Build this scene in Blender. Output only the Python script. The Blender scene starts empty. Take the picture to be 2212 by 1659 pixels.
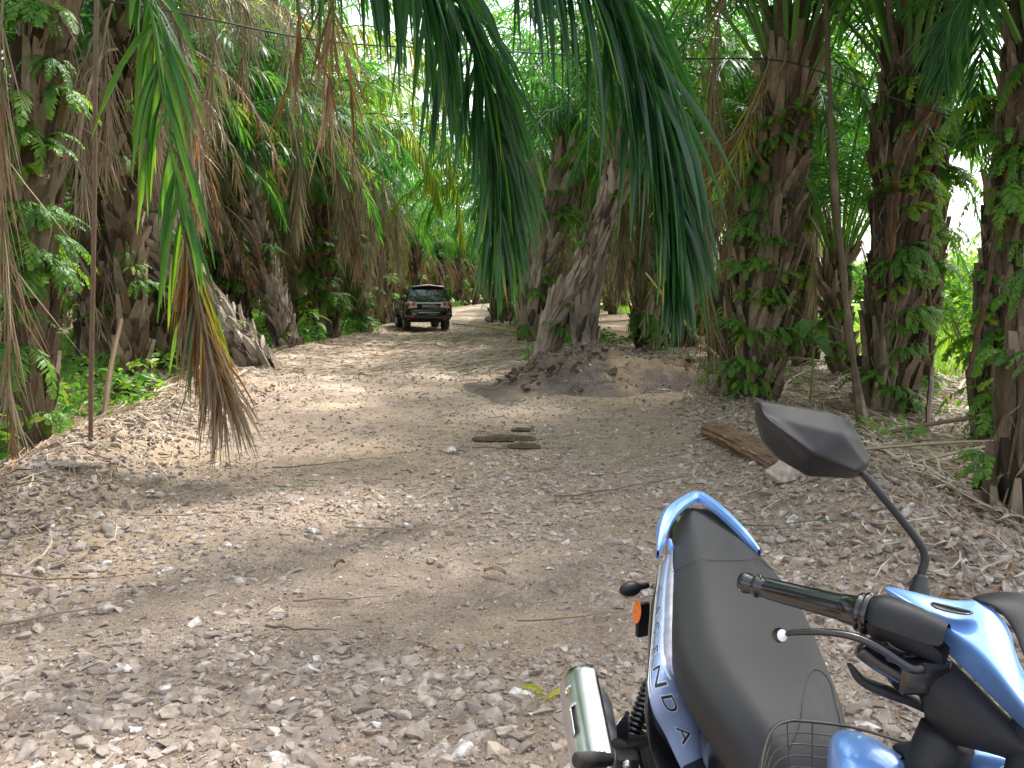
import bpy, bmesh, math, random
import numpy as np
from mathutils import Vector, Matrix
R = math.radians
SC = bpy.context.scene
COL = SC.collection

# ------------------------------------------------------------------ camera
FPX, CX, CY, CAMZ, PITCH = 1790.0, 1106.0, 829.5, 1.42, R(6.5)
cd = bpy.data.cameras.new('camera'); cam = bpy.data.objects.new('camera', cd); COL.objects.link(cam)
cam.location = (0, 0, CAMZ); cam.rotation_euler = (math.pi/2 - PITCH, 0, 0)
cd.sensor_width = 36.0; cd.lens = 36.0*FPX/2212.0; cd.clip_start = 0.05; cd.clip_end = 1500
cd.dof.use_dof = False
SC.camera = cam
# ------------------------------------------------------------------ sky and sun
SUN_EL, SUN_AZ = R(58), R(38)        # azimuth measured from +Y towards +X
wd = bpy.data.worlds.new('World'); SC.world = wd; wd.use_nodes = True
nt = wd.node_tree; nt.nodes.clear()
sky = nt.nodes.new('ShaderNodeTexSky'); sky.sky_type = 'NISHITA'; sky.sun_disc = False
sky.sun_elevation = SUN_EL; sky.sun_rotation = SUN_AZ; sky.dust_density = 4.0; sky.air_density = 1.2
hs = nt.nodes.new('ShaderNodeHueSaturation'); hs.inputs['Saturation'].default_value = 0.38
bg = nt.nodes.new('ShaderNodeBackground'); bg.inputs['Strength'].default_value = 0.15
wo = nt.nodes.new('ShaderNodeOutputWorld')
nt.links.new(sky.outputs[0], hs.inputs['Color']); nt.links.new(hs.outputs[0], bg.inputs[0]); nt.links.new(bg.outputs[0], wo.inputs[0])
sl = bpy.data.lights.new('sun', 'SUN'); sl.energy = 2.7; sl.angle = R(6); sl.color = (1, 0.96, 0.90)
sun = bpy.data.objects.new('sun', sl); COL.objects.link(sun)
sd = Vector((math.sin(SUN_AZ)*math.cos(SUN_EL), math.cos(SUN_AZ)*math.cos(SUN_EL), math.sin(SUN_EL)))
sun.rotation_euler = sd.to_track_quat('Z', 'Y').to_euler(); sun.location = sd*60
vs = SC.view_settings; vs.view_transform = 'Standard'; vs.look = 'None'; vs.exposure = 1.78; vs.gamma = 1.0
SC.render.engine = 'CYCLES'
cy = SC.cycles
cy.max_bounces = 7; cy.diffuse_bounces = 4; cy.transmission_bounces = 5; cy.glossy_bounces = 3
cy.use_denoising = True
cy.sample_clamp_indirect = 6.0

# ------------------------------------------------------------------ helpers
def ray(px, py):
    u = (px-CX)/FPX; v = (CY-py)/FPX; c, s = math.cos(PITCH), math.sin(PITCH)
    return np.array([u, c+v*s, -s+v*c])
def at(px, py, y=None, z=None):
    d = ray(px, py)
    t = y/d[1] if y is not None else (z-CAMZ)/d[2]
    return np.array([d[0]*t, d[1]*t, CAMZ+d[2]*t])
def hsh(ix, iy, seed):
    h = (ix.astype(np.int64)*374761393 + iy.astype(np.int64)*668265263 + seed*1442695041) & 0xffffffff
    h = ((h ^ (h >> 13))*1274126177) & 0xffffffff
    return ((h ^ (h >> 16)) & 0xffff)/65535.0
def vnoise(x, y, seed=0):
    x = np.asarray(x, float); y = np.asarray(y, float)
    ix = np.floor(x); iy = np.floor(y); fx = x-ix; fy = y-iy
    fx = fx*fx*(3-2*fx); fy = fy*fy*(3-2*fy)
    a = hsh(ix, iy, seed); b = hsh(ix+1, iy, seed); c = hsh(ix, iy+1, seed); d = hsh(ix+1, iy+1, seed)
    return (a*(1-fx)+b*fx)*(1-fy)+(c*(1-fx)+d*fx)*fy
def fbm(x, y, seed=0, o=4):
    t = 0; a = .5
    for k in range(o):
        t = t+a*(vnoise(x, y, seed+k*7)-.5); x = np.asarray(x)*2.03; y = np.asarray(y)*2.03; a *= .5
    return t
_yl = [-10, 4.5, 6.6, 9, 14.5, 21, 34, 60, 100, 400]; _xl = [-3.0, -2.9, -3.3, -3.7, -4.5, -4.9, -5.3, -4.8, 0, 60]
_yr = [-10, 3.8, 6.8, 9, 10.8, 13, 20, 34, 60, 100, 400]; _xr = [1.7, 1.9, 2.2, 2.3, 2.2, 1.3, .2, -.8, -.6, 5, 66]
def xL(y): return np.interp(y, _yl, _xl)
def xR(y): return np.interp(y, _yr, _xr)
def sstep(a, b, x):
    t = np.clip((x-a)/(b-a), 0, 1); return t*t*(3-2*t)
def gz(x, y):
    x = np.asarray(x, float); y = np.asarray(y, float)
    l = xL(y); r = xR(y)
    z = .05*fbm(x*.7, y*.5, 3, 3) + .05*fbm(x*2.2, y*2.2, 11, 3)
    z = z - .05*np.exp(-((x-(l+r)/2+.75)/.22)**2)*sstep(8, 12, y) - .05*np.exp(-((x-(l+r)/2-.75)/.22)**2)*sstep(8, 12, y)
    w = .5+1.0*vnoise(y*.6, x*.3, 5)
    bh = .14*np.exp(-((y-6.3)/2.6)**2)+.07
    z = z + bh*w*np.exp(-((x-l+.1)/.5)**2)
    bh2 = .14*np.exp(-((y-6.4)/2.2)**2)+.08*np.exp(-((y-4)/1.5)**2)+.03
    z = z + bh2*w*np.exp(-((x-r-.2)/.6)**2)
    out = np.maximum(l-.4-x, x-r-.6)
    z = z - np.where(x > 0, .15, .32)*sstep(0, 2.0, out) + .10*fbm(x*1.3, y*1.3, 21, 3)*sstep(0, 1, out)
    # fine crumbly relief on the berms
    z = z + .07*fbm(x*7, y*7, 31, 3)*np.exp(-((x-l+.2)/.8)**2) + .06*fbm(x*7, y*7, 33, 3)*np.exp(-((x-r-.3)/.8)**2)
    z = z - .19*sstep(18, 33, y)*(1-sstep(36, 60, y))
    return z
def gp(px, py):
    y = 10.0
    z = 0.
    for k in range(12):
        p = at(px, py, z=z); z = float(gz(p[0], p[1]))
    return p
def nrm(v): return v/np.maximum(np.linalg.norm(v, axis=-1, keepdims=True), 1e-9)
def spline(pts, n):
    P = np.array(pts, float); m = len(P)
    if m == 2: return P[0]+(P[1]-P[0])*np.linspace(0, 1, n)[:, None]
    Q = np.vstack([2*P[0]-P[1], P, 2*P[-1]-P[-2]])
    t = np.linspace(0, m-1-1e-6, n); i = t.astype(int); f = (t-i)[:, None]
    a, b, c, d = Q[i], Q[i+1], Q[i+2], Q[i+3]
    return .5*((2*b)+(-a+c)*f+(2*a-5*b+4*c-d)*f*f+(-a+3*b-3*c+d)*f**3)
class MB:
    def __init__(s): s.v = []; s.q = []; s.t = []; s.tint = []; s.qm = []; s.tm = []; s.n = 0
    def add(s, V, Q=None, T=None, tint=0., m=0):
        V = np.asarray(V, float).reshape(-1, 3); k = len(V); s.v.append(V)
        s.tint.append(np.broadcast_to(np.asarray(tint, float), (k,)).copy())
        if Q is not None and len(Q): Q = np.asarray(Q, int).reshape(-1, 4); s.q.append(Q+s.n); s.qm.append(np.full(len(Q), m))
        if T is not None and len(T): T = np.asarray(T, int).reshape(-1, 3); s.t.append(T+s.n); s.tm.append(np.full(len(T), m))
        s.n += k; return s
    def tube(s, pts, r, k=8, tint=0., m=0, cap=True, squash=1.0):
        P = np.asarray(pts, float); n = len(P); r = np.broadcast_to(np.asarray(r, float), (n,))
        T = np.gradient(P, axis=0); T = nrm(T)
        ref = np.array([0, 0, 1.]) if abs(T[:, 2]).mean() < .8 else np.array([1., 0, 0])
        B = nrm(np.cross(T, ref)); N = np.cross(B, T)
        a = np.linspace(0, 2*np.pi, k, endpoint=False)
        V = P[:, None]+r[:, None, None]*(np.cos(a)[None, :, None]*B[:, None]+squash*np.sin(a)[None, :, None]*N[:, None])
        i = np.arange(n-1)[:, None]*k; j = np.arange(k)[None]; j2 = (j+1) % k
        Q = np.stack([i+j, i+j2, i+k+j2, i+k+j], -1).reshape(-1, 4)
        V = V.reshape(-1, 3); Tt = []
        if cap:
            V = np.vstack([V, P[0], P[-1]]); c0 = n*k; c1 = c0+1; jj = np.arange(k); j2 = (jj+1) % k
            Tt = np.vstack([np.stack([np.full(k, c0), j2, jj], -1), np.stack([np.full(k, c1), (n-1)*k+jj, (n-1)*k+j2], -1)])
        tt = tint if np.ndim(tint) == 0 else np.concatenate([np.repeat(tint, k), [tint[0], tint[-1]] if cap else []])
        return s.add(V, Q, Tt, tt, m)
    def grid(s, G, tint=0., m=0):
        G = np.asarray(G, float); a, b = G.shape[:2]
        i = np.arange(a-1)[:, None]*b; j = np.arange(b-1)[None]
        return s.add(G.reshape(-1, 3), np.stack([i+j, i+j+1, i+b+j+1, i+b+j], -1).reshape(-1, 4), None, tint, m)
    def box(s, c, h, rot=None, tint=0., m=0):
        V = np.array([[x, y, z] for x in (-1, 1) for y in (-1, 1) for z in (-1, 1)], float)*np.array(h)
        if rot is not None: V = V@np.array(rot).T
        return s.add(V+np.array(c), [[0, 1, 3, 2], [4, 6, 7, 5], [0, 4, 5, 1], [2, 3, 7, 6], [0, 2, 6, 4], [1, 5, 7, 3]], None, tint, m)
    def lathe(s, c, axis, prof, k=20, tint=0., m=0):
        """prof: list of (distance along axis, radius)"""
        A = nrm(np.array(axis, float)); B = nrm(np.cross(A, [0, 0, 1.] if abs(A[2]) < .9 else [1., 0, 0])); N = np.cross(A, B)
        a = np.linspace(0, 2*np.pi, k, endpoint=False); pr = np.array(prof, float)
        V = np.array(c)+pr[:, 0][:, None, None]*A+pr[:, 1][:, None, None]*(np.cos(a)[None, :, None]*B+np.sin(a)[None, :, None]*N)
        n = len(pr); i = np.arange(n-1)[:, None]*k; j = np.arange(k)[None]; j2 = (j+1) % k
        return s.add(V.reshape(-1, 3), np.stack([i+j, i+j2, i+k+j2, i+k+j], -1).reshape(-1, 4), None, tint, m)
    def mesh(s, name, mats, smooth=False):
        V = np.vstack(s.v); me = bpy.data.meshes.new(name)
        q = np.vstack(s.q) if s.q else np.zeros((0, 4), int); t = np.vstack(s.t) if s.t else np.zeros((0, 3), int)
        me.vertices.add(len(V)); me.vertices.foreach_set('co', V.astype(np.float32).ravel())
        li = np.concatenate([q.ravel(), t.ravel()]).astype(np.int32)
        me.loops.add(len(li)); me.loops.foreach_set('vertex_index', li)
        ls = np.concatenate([np.arange(len(q))*4, len(q)*4+np.arange(len(t))*3]).astype(np.int32)
        me.polygons.add(len(ls)); me.polygons.foreach_set('loop_start', ls)
        if not isinstance(mats, (list, tuple)): mats = [mats]
        for mm in mats: me.materials.append(mm)
        mi = np.concatenate((s.qm or [np.zeros(0)]) + (s.tm or [np.zeros(0)])).astype(np.int32)
        me.polygons.foreach_set('material_index', mi)
        me.polygons.foreach_set('use_smooth', np.full(len(ls), smooth))
        at_ = me.attributes.new('tint', 'FLOAT', 'POINT'); at_.data.foreach_set('value', np.concatenate(s.tint).astype(np.float32))
        me.update(calc_edges=True); me.validate()
        return me
    def build(s, name, mats, parent=None, smooth=False):
        return link(name, s.mesh(name, mats, smooth), parent)
def link(name, data, parent=None):
    o = bpy.data.objects.new(name, data); COL.objects.link(o)
    if parent is not None: o.parent = parent
    return o
def tag(o, label=None, cat=None, group=None, kind=None):
    if label: o['label'] = label
    if cat: o['category'] = cat
    if group: o['group'] = group
    if kind: o['kind'] = kind
    return o
def empty(name, loc, label, cat, group=None, rz=0, rot=None):
    o = link(name, None); o.location = tuple(loc); o.rotation_euler = rot or (0, 0, rz); o.empty_display_size = .2
    return tag(o, label, cat, group)
def subsurf(o, n=2):
    m = o.modifiers.new('s', 'SUBSURF'); m.levels = n; m.render_levels = n; return o
def bevel(o, w=.004, seg=2):
    m = o.modifiers.new('b', 'BEVEL'); m.width = w; m.segments = seg; m.limit_method = 'ANGLE'; return o
def solid(o, t=.004, off=0):
    m = o.modifiers.new('so', 'SOLIDIFY'); m.thickness = t; m.offset = off; return o

# ------------------------------------------------------------------ materials
class NT:
    def __init__(s, name):
        s.m = bpy.data.materials.new(name); s.m.use_nodes = True; s.t = s.m.node_tree; s.n = s.t.nodes
        s.p = s.n['Principled BSDF']; s.out = s.n['Material Output']
    def new(s, typ, **kw):
        n = s.n.new(typ)
        for k, v in kw.items(): setattr(n, k, v)
        return n
    def l(s, a, b): s.t.links.new(a, b)
    def coord(s, which='Object'): return s.new('ShaderNodeTexCoord').outputs[which]
    def noise(s, vec, scale, detail=4, rough=.55):
        n = s.new('ShaderNodeTexNoise'); n.inputs['Scale'].default_value = scale; n.inputs['Detail'].default_value = detail
        n.inputs['Roughness'].default_value = rough
        if vec is not None: s.l(vec, n.inputs['Vector'])
        return n.outputs['Fac']
    def vor(s, vec, scale, feat='F1', out='Distance'):
        n = s.new('ShaderNodeTexVoronoi'); n.feature = feat; n.inputs['Scale'].default_value = scale
        if vec is not None: s.l(vec, n.inputs['Vector'])
        return n.outputs[out]
    def ramp(s, fac, stops, interp='LINEAR'):
        n = s.new('ShaderNodeValToRGB'); n.color_ramp.interpolation = interp; e = n.color_ramp.elements
        while len(e) < len(stops): e.new(.5)
        for k, (p, c) in enumerate(stops):
            e[k].position = p; e[k].color = (c if isinstance(c, tuple) else (c, c, c))[:3]+(1,)
        s.l(fac, n.inputs[0]); return n.outputs[0]
    def mix(s, f, a, b, mode='MIX'):
        n = s.new('ShaderNodeMix', data_type='RGBA', blend_type=mode)
        for i, v in ((0, f), (6, a), (7, b)):
            if isinstance(v, (int, float)): n.inputs[i].default_value = v
            elif isinstance(v, tuple): n.inputs[i].default_value = v[:3]+(1,)
            else: s.l(v, n.inputs[i])
        return n.outputs[2]
    def math(s, op, a, b=0.5):
        n = s.new('ShaderNodeMath', operation=op)
        for i, v in ((0, a), (1, b)):
            if isinstance(v, (int, float)): n.inputs[i].default_value = v
            else: s.l(v, n.inputs[i])
        return n.outputs[0]
    def bump(s, h, st=.5, dist=.02, nrm_=None):
        n = s.new('ShaderNodeBump'); n.inputs['Strength'].default_value = st; n.inputs['Distance'].default_value = dist
        s.l(h, n.inputs['Height'])
        if nrm_ is not None: s.l(nrm_, n.inputs['Normal'])
        return n.outputs[0]
    def attr(s, name='tint'):
        n = s.new('ShaderNodeAttribute'); n.attribute_name = name; return n.outputs['Fac']
    def set(s, **kw):
        for k, v in kw.items():
            i = s.p.inputs[k.replace('_', ' ')]
            if isinstance(v, tuple): i.default_value = v[:3]+(1,)
            elif isinstance(v, (int, float)): i.default_value = v
            else: s.l(v, i)
        return s.m

def leaf_mat(name, trans=.42, rough=.42):
    n = NT(name); t = n.attr()
    c = n.coord()
    nz = n.noise(c, 9, 3)
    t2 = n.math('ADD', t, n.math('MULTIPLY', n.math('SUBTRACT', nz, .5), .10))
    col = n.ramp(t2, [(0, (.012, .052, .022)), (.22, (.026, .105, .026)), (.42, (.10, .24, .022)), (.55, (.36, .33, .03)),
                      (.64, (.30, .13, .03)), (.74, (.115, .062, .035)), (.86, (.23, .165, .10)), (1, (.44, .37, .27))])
    n.set(Base_Color=col, Roughness=rough, Specular_IOR_Level=.5)
    tc = n.ramp(t2, [(0, (.035, .17, .025)), (.22, (.09, .34, .03)), (.42, (.36, .62, .03)), (.55, (.8, .7, .05)),
                     (.64, (.6, .22, .04)), (.74, (.16, .08, .03)), (.86, (.24, .15, .08)), (1, (.3, .23, .15))])
    tr = n.new('ShaderNodeBsdfTranslucent'); n.l(tc, tr.inputs[0])
    mx = n.new('ShaderNodeMixShader'); mx.inputs[0].default_value = trans
    n.l(n.p.outputs[0], mx.inputs[1]); n.l(tr.outputs[0], mx.inputs[2]); n.l(mx.outputs[0], n.out.inputs[0])
    return n.m
LEAF = leaf_mat('palm_leaf')
LEAFD = leaf_mat('thick_palm_leaf', .22, .38)
FERN = leaf_mat('fern_leaf', .38, .5)
def bark_mat(name, cols):
    n = NT(name); c = n.coord()
    mp = n.new('ShaderNodeMapping'); mp.inputs['Scale'].default_value = (1, 1, .18); n.l(c, mp.inputs[0])
    fib = n.noise(mp.outputs[0], 60, 6, .75); big = n.noise(c, 2.2, 4)
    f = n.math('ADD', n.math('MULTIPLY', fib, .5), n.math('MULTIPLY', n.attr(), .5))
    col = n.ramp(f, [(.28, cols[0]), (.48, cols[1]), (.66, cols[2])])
    moss = n.ramp(n.noise(c, 1.7, 5, .65), [(.52, 0.), (.68, 1.)])
    col = n.mix(n.math('MULTIPLY', moss, .55), col, (.055, .075, .03))
    col = n.mix(n.ramp(big, [(.35, 0.), (.65, .4)]), col, cols[0])
    n.set(Base_Color=col, Roughness=.9, Specular_IOR_Level=.2, Normal=n.bump(fib, 1., .035))
    return n.m
BARK = bark_mat('palm_bark', [(.055, .039, .026), (.235, .172, .115), (.44, .345, .245)])
BARKP = bark_mat('pale_palm_bark', [(.11, .082, .066), (.36, .285, .23), (.58, .49, .42)])
STALK = leaf_mat('frond_stalk', .0, .55)
n = NT('crushed_stone'); c = n.coord(); nz = n.noise(c, 26, 4)
col = n.ramp(n.attr(), [(0, (.18, .145, .12)), (.25, (.31, .26, .225)), (.5, (.43, .365, .32)), (.72, (.52, .42, .345)), (.9, (.56, .53, .51)), (1, (.72, .70, .68))])
col = n.mix(n.ramp(nz, [(.40, .85), (.62, 0.)]), col, (.235, .185, .15))
n.set(Base_Color=col, Roughness=.88, Specular_IOR_Level=.25, Normal=n.bump(n.noise(c, 90, 3), .5, .004)); STONE = n.m
def soil(name, a, b, c3, chips=.5, track=False):
    n = NT(name); c = n.coord()
    big = n.noise(c, .55, 4); mid = n.noise(c, 4.5, 5, .65); fine = n.noise(c, 55, 4, .7)
    col = n.ramp(n.math('ADD', n.math('MULTIPLY', mid, .5), n.math('MULTIPLY', fine, .5)), [(.32, a), (.5, b), (.68, c3)])
    col = n.mix(n.ramp(big, [(.50, 0.), (.64, .55)]), col, (.40, .29, .18))
    nn_ = n.new('ShaderNodeTexNoise'); nn_.inputs['Scale'].default_value = 90; n.l(c, nn_.inputs['Vector'])
    ad = n.new('ShaderNodeVectorMath', operation='MULTIPLY_ADD'); n.l(nn_.outputs['Color'], ad.inputs[0]); ad.inputs[1].default_value = (.03, .03, .03); n.l(c, ad.inputs[2])
    vd = n.vor(ad.outputs[0], 52); vc = n.vor(ad.outputs[0], 52, out='Color')
    sep = n.new('ShaderNodeSeparateColor'); n.l(vc, sep.inputs[0])
    chip = n.math('MULTIPLY', n.ramp(vd, [(.28, 1.), (.42, 0.)]), n.ramp(sep.outputs[0], [(1-chips, 0.), (1-chips+.06, 1.)]))
    cc = n.ramp(sep.outputs[1], [(0, (.26, .20, .17)), (.5, (.42, .35, .31)), (1, (.50, .45, .41))])
    if track:
        tk = n.math('MULTIPLY', n.attr(), n.ramp(n.noise(c, 2.2, 4, .6), [(.35, .25), (.6, 1.)]))
        col = n.mix(n.math('MULTIPLY', tk, .75), col, (.47, .38, .30)); chip = n.math('MULTIPLY', chip, n.math('SUBTRACT', 1.0, n.math('MULTIPLY', tk, .8)))
    col = n.mix(chip, col, cc)
    h = n.math('ADD', n.math('MULTIPLY', chip, .6), n.math('ADD', n.math('MULTIPLY', fine, .5), mid))
    n.set(Base_Color=col, Roughness=.95, Specular_IOR_Level=.15, Normal=n.bump(h, .9, .02)); return n.m
ROADM = soil('dirt_road', (.15, .108, .08), (.27, .207, .16), (.42, .34, .275), .5, True)
SOILM = soil('plantation_soil', (.10, .068, .045), (.19, .135, .095), (.33, .25, .18), .3)
MOUNDM = soil('heap_soil', (.07, .054, .046), (.135, .108, .094), (.23, .19, .165), .25)
n = NT('field_grass'); c = n.coord(); f = n.noise(c, .5, 5, .7); g = n.noise(c, 14, 3)
col = n.mix(g, n.ramp(f, [(.35, (.10, .24, .03)), (.5, (.20, .36, .06)), (.62, (.55, .48, .33))]), n.ramp(f, [(.3, (.06, .16, .02)), (.6, (.30, .40, .10))]))
n.set(Base_Color=col, Roughness=.95, Normal=n.bump(g, 1, .1)); FIELDM = n.m
def plain(name, colr, rough=.5, metal=0., coat=0., spec=.5, bumpy=0., scale=60, var=.12):
    n = NT(name); c = n.coord(); nz = n.noise(c, scale, 3)
    dark = tuple(v*(1-var) for v in colr[:3]); lite = tuple(min(1, v*(1+var)) for v in colr[:3])
    n.set(Base_Color=n.ramp(nz, [(.35, dark), (.65, lite)]), Metallic=metal, Coat_Weight=coat, Specular_IOR_Level=spec,
          Roughness=n.math('ADD', n.math('MULTIPLY', nz, .12), rough-.06))
    if bumpy: n.set(Normal=n.bump(nz, bumpy, .002))
    return n.m
def dusty(name, colr, rough, metal=0., coat=0., dust=.35, spec=.5):
    n = NT(name); c = n.coord(); nz = n.noise(c, 7, 6, .7); f2 = n.noise(c, 180, 2)
    f = n.math('MULTIPLY', n.ramp(nz, [(.42, 0.), (.72, 1.)]), n.math('MULTIPLY', f2, dust*1.6))
    n.set(Base_Color=n.mix(f, colr, (.42, .35, .29)), Metallic=metal, Coat_Weight=coat, Specular_IOR_Level=spec, Coat_Roughness=.06,
          Roughness=n.math('ADD', n.math('MULTIPLY', f, .5), rough))
    return n.m
BLUE = dusty('blue_metallic_paint', (.19, .39, .88), .28, .35, .9, .14)
BLACKP = dusty('black_gloss_plastic', (.008, .009, .012), .18, 0, .5, .04)
BLACKM = dusty('black_matt_plastic', (.010, .011, .014), .5, 0, 0, .04, .35)
RUBBER = dusty('black_rubber', (.018, .018, .018), .7, 0, 0, .4)
SEATM = plain('seat_vinyl', (.014, .0135, .016), .5, spec=.5, bumpy=.35, scale=900, var=.1)
CHROME = plain('chrome', (.86, .82, .88), .22, 1., var=.05, scale=12)
SILVER = plain('silver_metal', (.55, .56, .58), .28, 1.)
GREYM = plain('worn_grey_metal', (.19, .20, .22), .5, .5, scale=25, var=.3)
WHITEP = plain('white_print', (.72, .76, .82), .35)
DARKP = plain('dark_print', (.02, .03, .07), .35)
AMBER = plain('amber_lens', (.85, .19, .02), .2, coat=.6)
REDL = plain('red_lens', (.55, .02, .03), .15, coat=.8)
CARP = dusty('dark_car_paint', (.003, .0045, .011), .10, 0, 1., .04)
GLASSD = dusty('tinted_glass', (.012, .014, .018), .04, 0, 1., .05, spec=.8)
WOOD = bark_mat('rotten_wood', [(.10, .055, .035), (.30, .18, .11), (.52, .39, .29)])
WIREM = plain('wire', (.02, .02, .022), .5)
PALEP = plain('pale_reflection_trim', (.46, .46, .55), .3, .2, .6, var=.15, scale=30)  # pale base colour paints in the white reflection along the strip
PALEB = dusty('pale_silver_blue_decal', (.36, .50, .82), .3, .3, .8, .1)
WIREB = plain('dark_wire', (.10, .09, .085), .3, .7)
CLEARL = plain('clear_lens', (.6, .58, .55), .15, .3, .6)

# ------------------------------------------------------------------ ground and road
def trackm(x, y):
    c = (xL(y)+xR(y))/2-.35+.15*np.sin(y*.35); return np.clip(np.exp(-((x-c+.78)/.30)**2)+np.exp(-((x-c-.78)/.30)**2)+.35*np.exp(-((x-c)/1.6)**2), 0, 1)*sstep(7, 12, y)
def build_ground():
    def axis(lo, hi, f0, core, g):
        a = [0.]; st = f0
        while a[-1] < hi:
            if a[-1] > core: st = min(st*g, 8)
            a.append(a[-1]+st)
        b = [0.]; st = f0
        while b[-1] < -lo:
            if b[-1] > core: st = min(st*g, 8)
            b.append(b[-1]+st)
        return np.array([-v for v in b[:0:-1]]+a)
    xs = axis(-260, 260, .07, 5.5, 1.045)
    ys = axis(-30, 330, .08, 11, 1.03); ys = ys[ys > -31]
    X, Y = np.meshgrid(xs, ys); Z = gz(X, Y)
    V = np.stack([X, Y, Z], -1).reshape(-1, 3); a, b = X.shape
    i = np.arange(a-1)[:, None]*b; j = np.arange(b-1)[None]
    Q = np.stack([i+j, i+j+1, i+b+j+1, i+b+j], -1).reshape(-1, 4)
    cxy = V[Q].mean(1); x, y = cxy[:, 0], cxy[:, 1]
    nz = .5*fbm(x*1.1, y*1.1, 51, 4)
    road = (x > xL(y)-.35+nz) & (x < xR(y)+.75+nz)
    fld = (~road) & (x > 7.5+2*nz+np.maximum(0, 9-y)*.8) & (y > 12+3*nz)
    for nm, msk, mat in (('road', road, ROADM), ('ground', ~road & ~fld, SOILM), ('field', fld, FIELDM)):
        q = Q[msk]; u, inv = np.unique(q.ravel(), return_inverse=True)
        m = MB(); m.add(V[u], inv.reshape(-1, 4), None, trackm(V[u][:, 0], V[u][:, 1])); tag(m.build(nm, mat, smooth=True), kind='structure')
build_ground()

# ------------------------------------------------------------------ stones
rng = np.random.default_rng(7); random.seed(7)
def hulls(nv, npts, flat=.6, sub=0):
    out = []
    for k in range(nv):
        bm = bmesh.new(); r = np.random.default_rng(100+k)
        P = nrm(r.normal(size=(npts, 3)))*(.75+.3*r.random((npts, 1)))*np.array([1, .78, flat])
        for p in P: bm.verts.new(p)
        g = bmesh.ops.convex_hull(bm, input=bm.verts)
        for v in [v for v in bm.verts if not v.link_faces]: bm.verts.remove(v)
        bm.verts.index_update(); bmesh.ops.triangulate(bm, faces=bm.faces)
        out.append((np.array([v.co[:] for v in bm.verts]), np.array([[v.index for v in f.verts] for f in bm.faces]))); bm.free()
    return out
HV = hulls(14, 15); HS = hulls(6, 8, .65)
def rots(n, r, tilt):
    a = r.random(n)*2*np.pi; tx = r.normal(size=n)*tilt; ty = r.normal(size=n)*tilt
    ca, sa = np.cos(a), np.sin(a); z = np.zeros(n); o = np.ones(n)
    Rz = np.stack([ca, -sa, z, sa, ca, z, z, z, o], -1).reshape(-1, 3, 3)
    c, s_ = np.cos(tx), np.sin(tx); Rx = np.stack([o, z, z, z, c, -s_, z, s_, c], -1).reshape(-1, 3, 3)
    c, s_ = np.cos(ty), np.sin(ty); Ry = np.stack([c, z, s_, z, o, z, -s_, z, c], -1).reshape(-1, 3, 3)
    return Rx@Ry@Rz
def scatter_stones(mb, xy, size, r, lib, tilt=.35, sink=.25, zf=gz, tints=None):
    n = len(xy); pick = r.integers(0, len(lib), n); RR = rots(n, r, tilt); zz = zf(xy[:, 0], xy[:, 1])
    tt = np.clip(r.normal(.42, .2, n), 0, 1) if tints is None else tints
    tt = np.where(r.random(n) < .04, .97, tt)
    for k, (hv, hf) in enumerate(lib):
        ix = np.where(pick == k)[0]
        if not len(ix): continue
        s = size[ix]; asp = (.75+.5*r.random((len(ix), 3)))*[1.1, 1, .8]
        V = np.einsum('nij,nkj->nki', RR[ix], hv[None]*asp[:, None]*s[:, None, None])
        V[..., 0] += xy[ix, 0][:, None]; V[..., 1] += xy[ix, 1][:, None]; V[..., 2] += (zz[ix]+s*.5*(1-2*sink))[:, None]
        F = hf[None]+(np.arange(len(ix))*len(hv))[:, None, None]
        mb.add(V.reshape(-1, 3), None, F.reshape(-1, 3), np.repeat(tt[ix], len(hv)))
def gauss(x, y, px, py, rx, ry):
    p = gp(px, py); return np.exp(-((x-p[0])/rx)**2-((y-p[1])/ry)**2)
def stone_density(x, y):
    d = .10+.9*sstep(.47, .66, vnoise(x*.9+3, y*.75, 61)*.6+vnoise(x*2.6, y*2.2, 63)*.4)
    d = d*.6
    for px, py, rx, ry, w in ((900, 1500, 1.0, .35, 1.1), (250, 1560, 1.0, .35, .9), (350, 1420, .45, .25, .9), (1000, 1100, 1.3, .9, .7), (650, 1480, .6, .2, .5),
                              (1950, 1280, 1.0, .7, 1.5), (2100, 1190, .8, .6, 1.3), (1850, 1130, .7, .6, .9), (1180, 1480, .5, .3, .9), (2000, 1500, .6, .5, 1.0),
                              (80, 1180, .8, .8, .9), (300, 1080, .8, .8, .7), (900, 1360, 1.2, .25, -.35), (560, 1260, 1.0, .35, -.45), (1250, 1350, .6, .3, -.3), (1250, 1600, .5, .2, -.4)):
        d = d+w*gauss(x, y, px, py, rx, ry)
    return np.clip(d*(1-.85*trackm(x, y)), .03, 1)
def field_pts(n, r, y0, y1, x0f, x1f, dens=None, pw=1.0):
    y = y0+(y1-y0)*r.random(n)**pw; x = x0f(y)+(x1f(y)-x0f(y))*r.random(n)
    if dens is not None: k = r.random(n) < dens(x, y); x, y = x[k], y[k]
    return np.stack([x, y], -1)
lo = lambda y: -.66*y-.5
hi = lambda y: .66*y+.5
lor = lambda y: np.maximum(lo(y), xL(y)-.7)
hir = lambda y: np.minimum(hi(y), xR(y)+1.0)
g = MB()
xy = field_pts(15500, rng, 1.5, 7.2, lor, hir, stone_density); scatter_stones(g, xy, (.011+.036*rng.random(len(xy))**2.2)*(1+.25*np.exp(-(xy[:, 1]-2)/2)), rng, HV, .25, .5)
xy = field_pts(26000, rng, 1.5, 8.5, lor, hir, lambda x, y: np.clip(stone_density(x, y)+.25, 0, 1)); scatter_stones(g, xy, .007+.010*rng.random(len(xy)), rng, HS)
xy = field_pts(26000, rng, 1.5, 5.5, lor, hir); scatter_stones(g, xy, .003+.005*rng.random(len(xy))**2, rng, HS)
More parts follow.
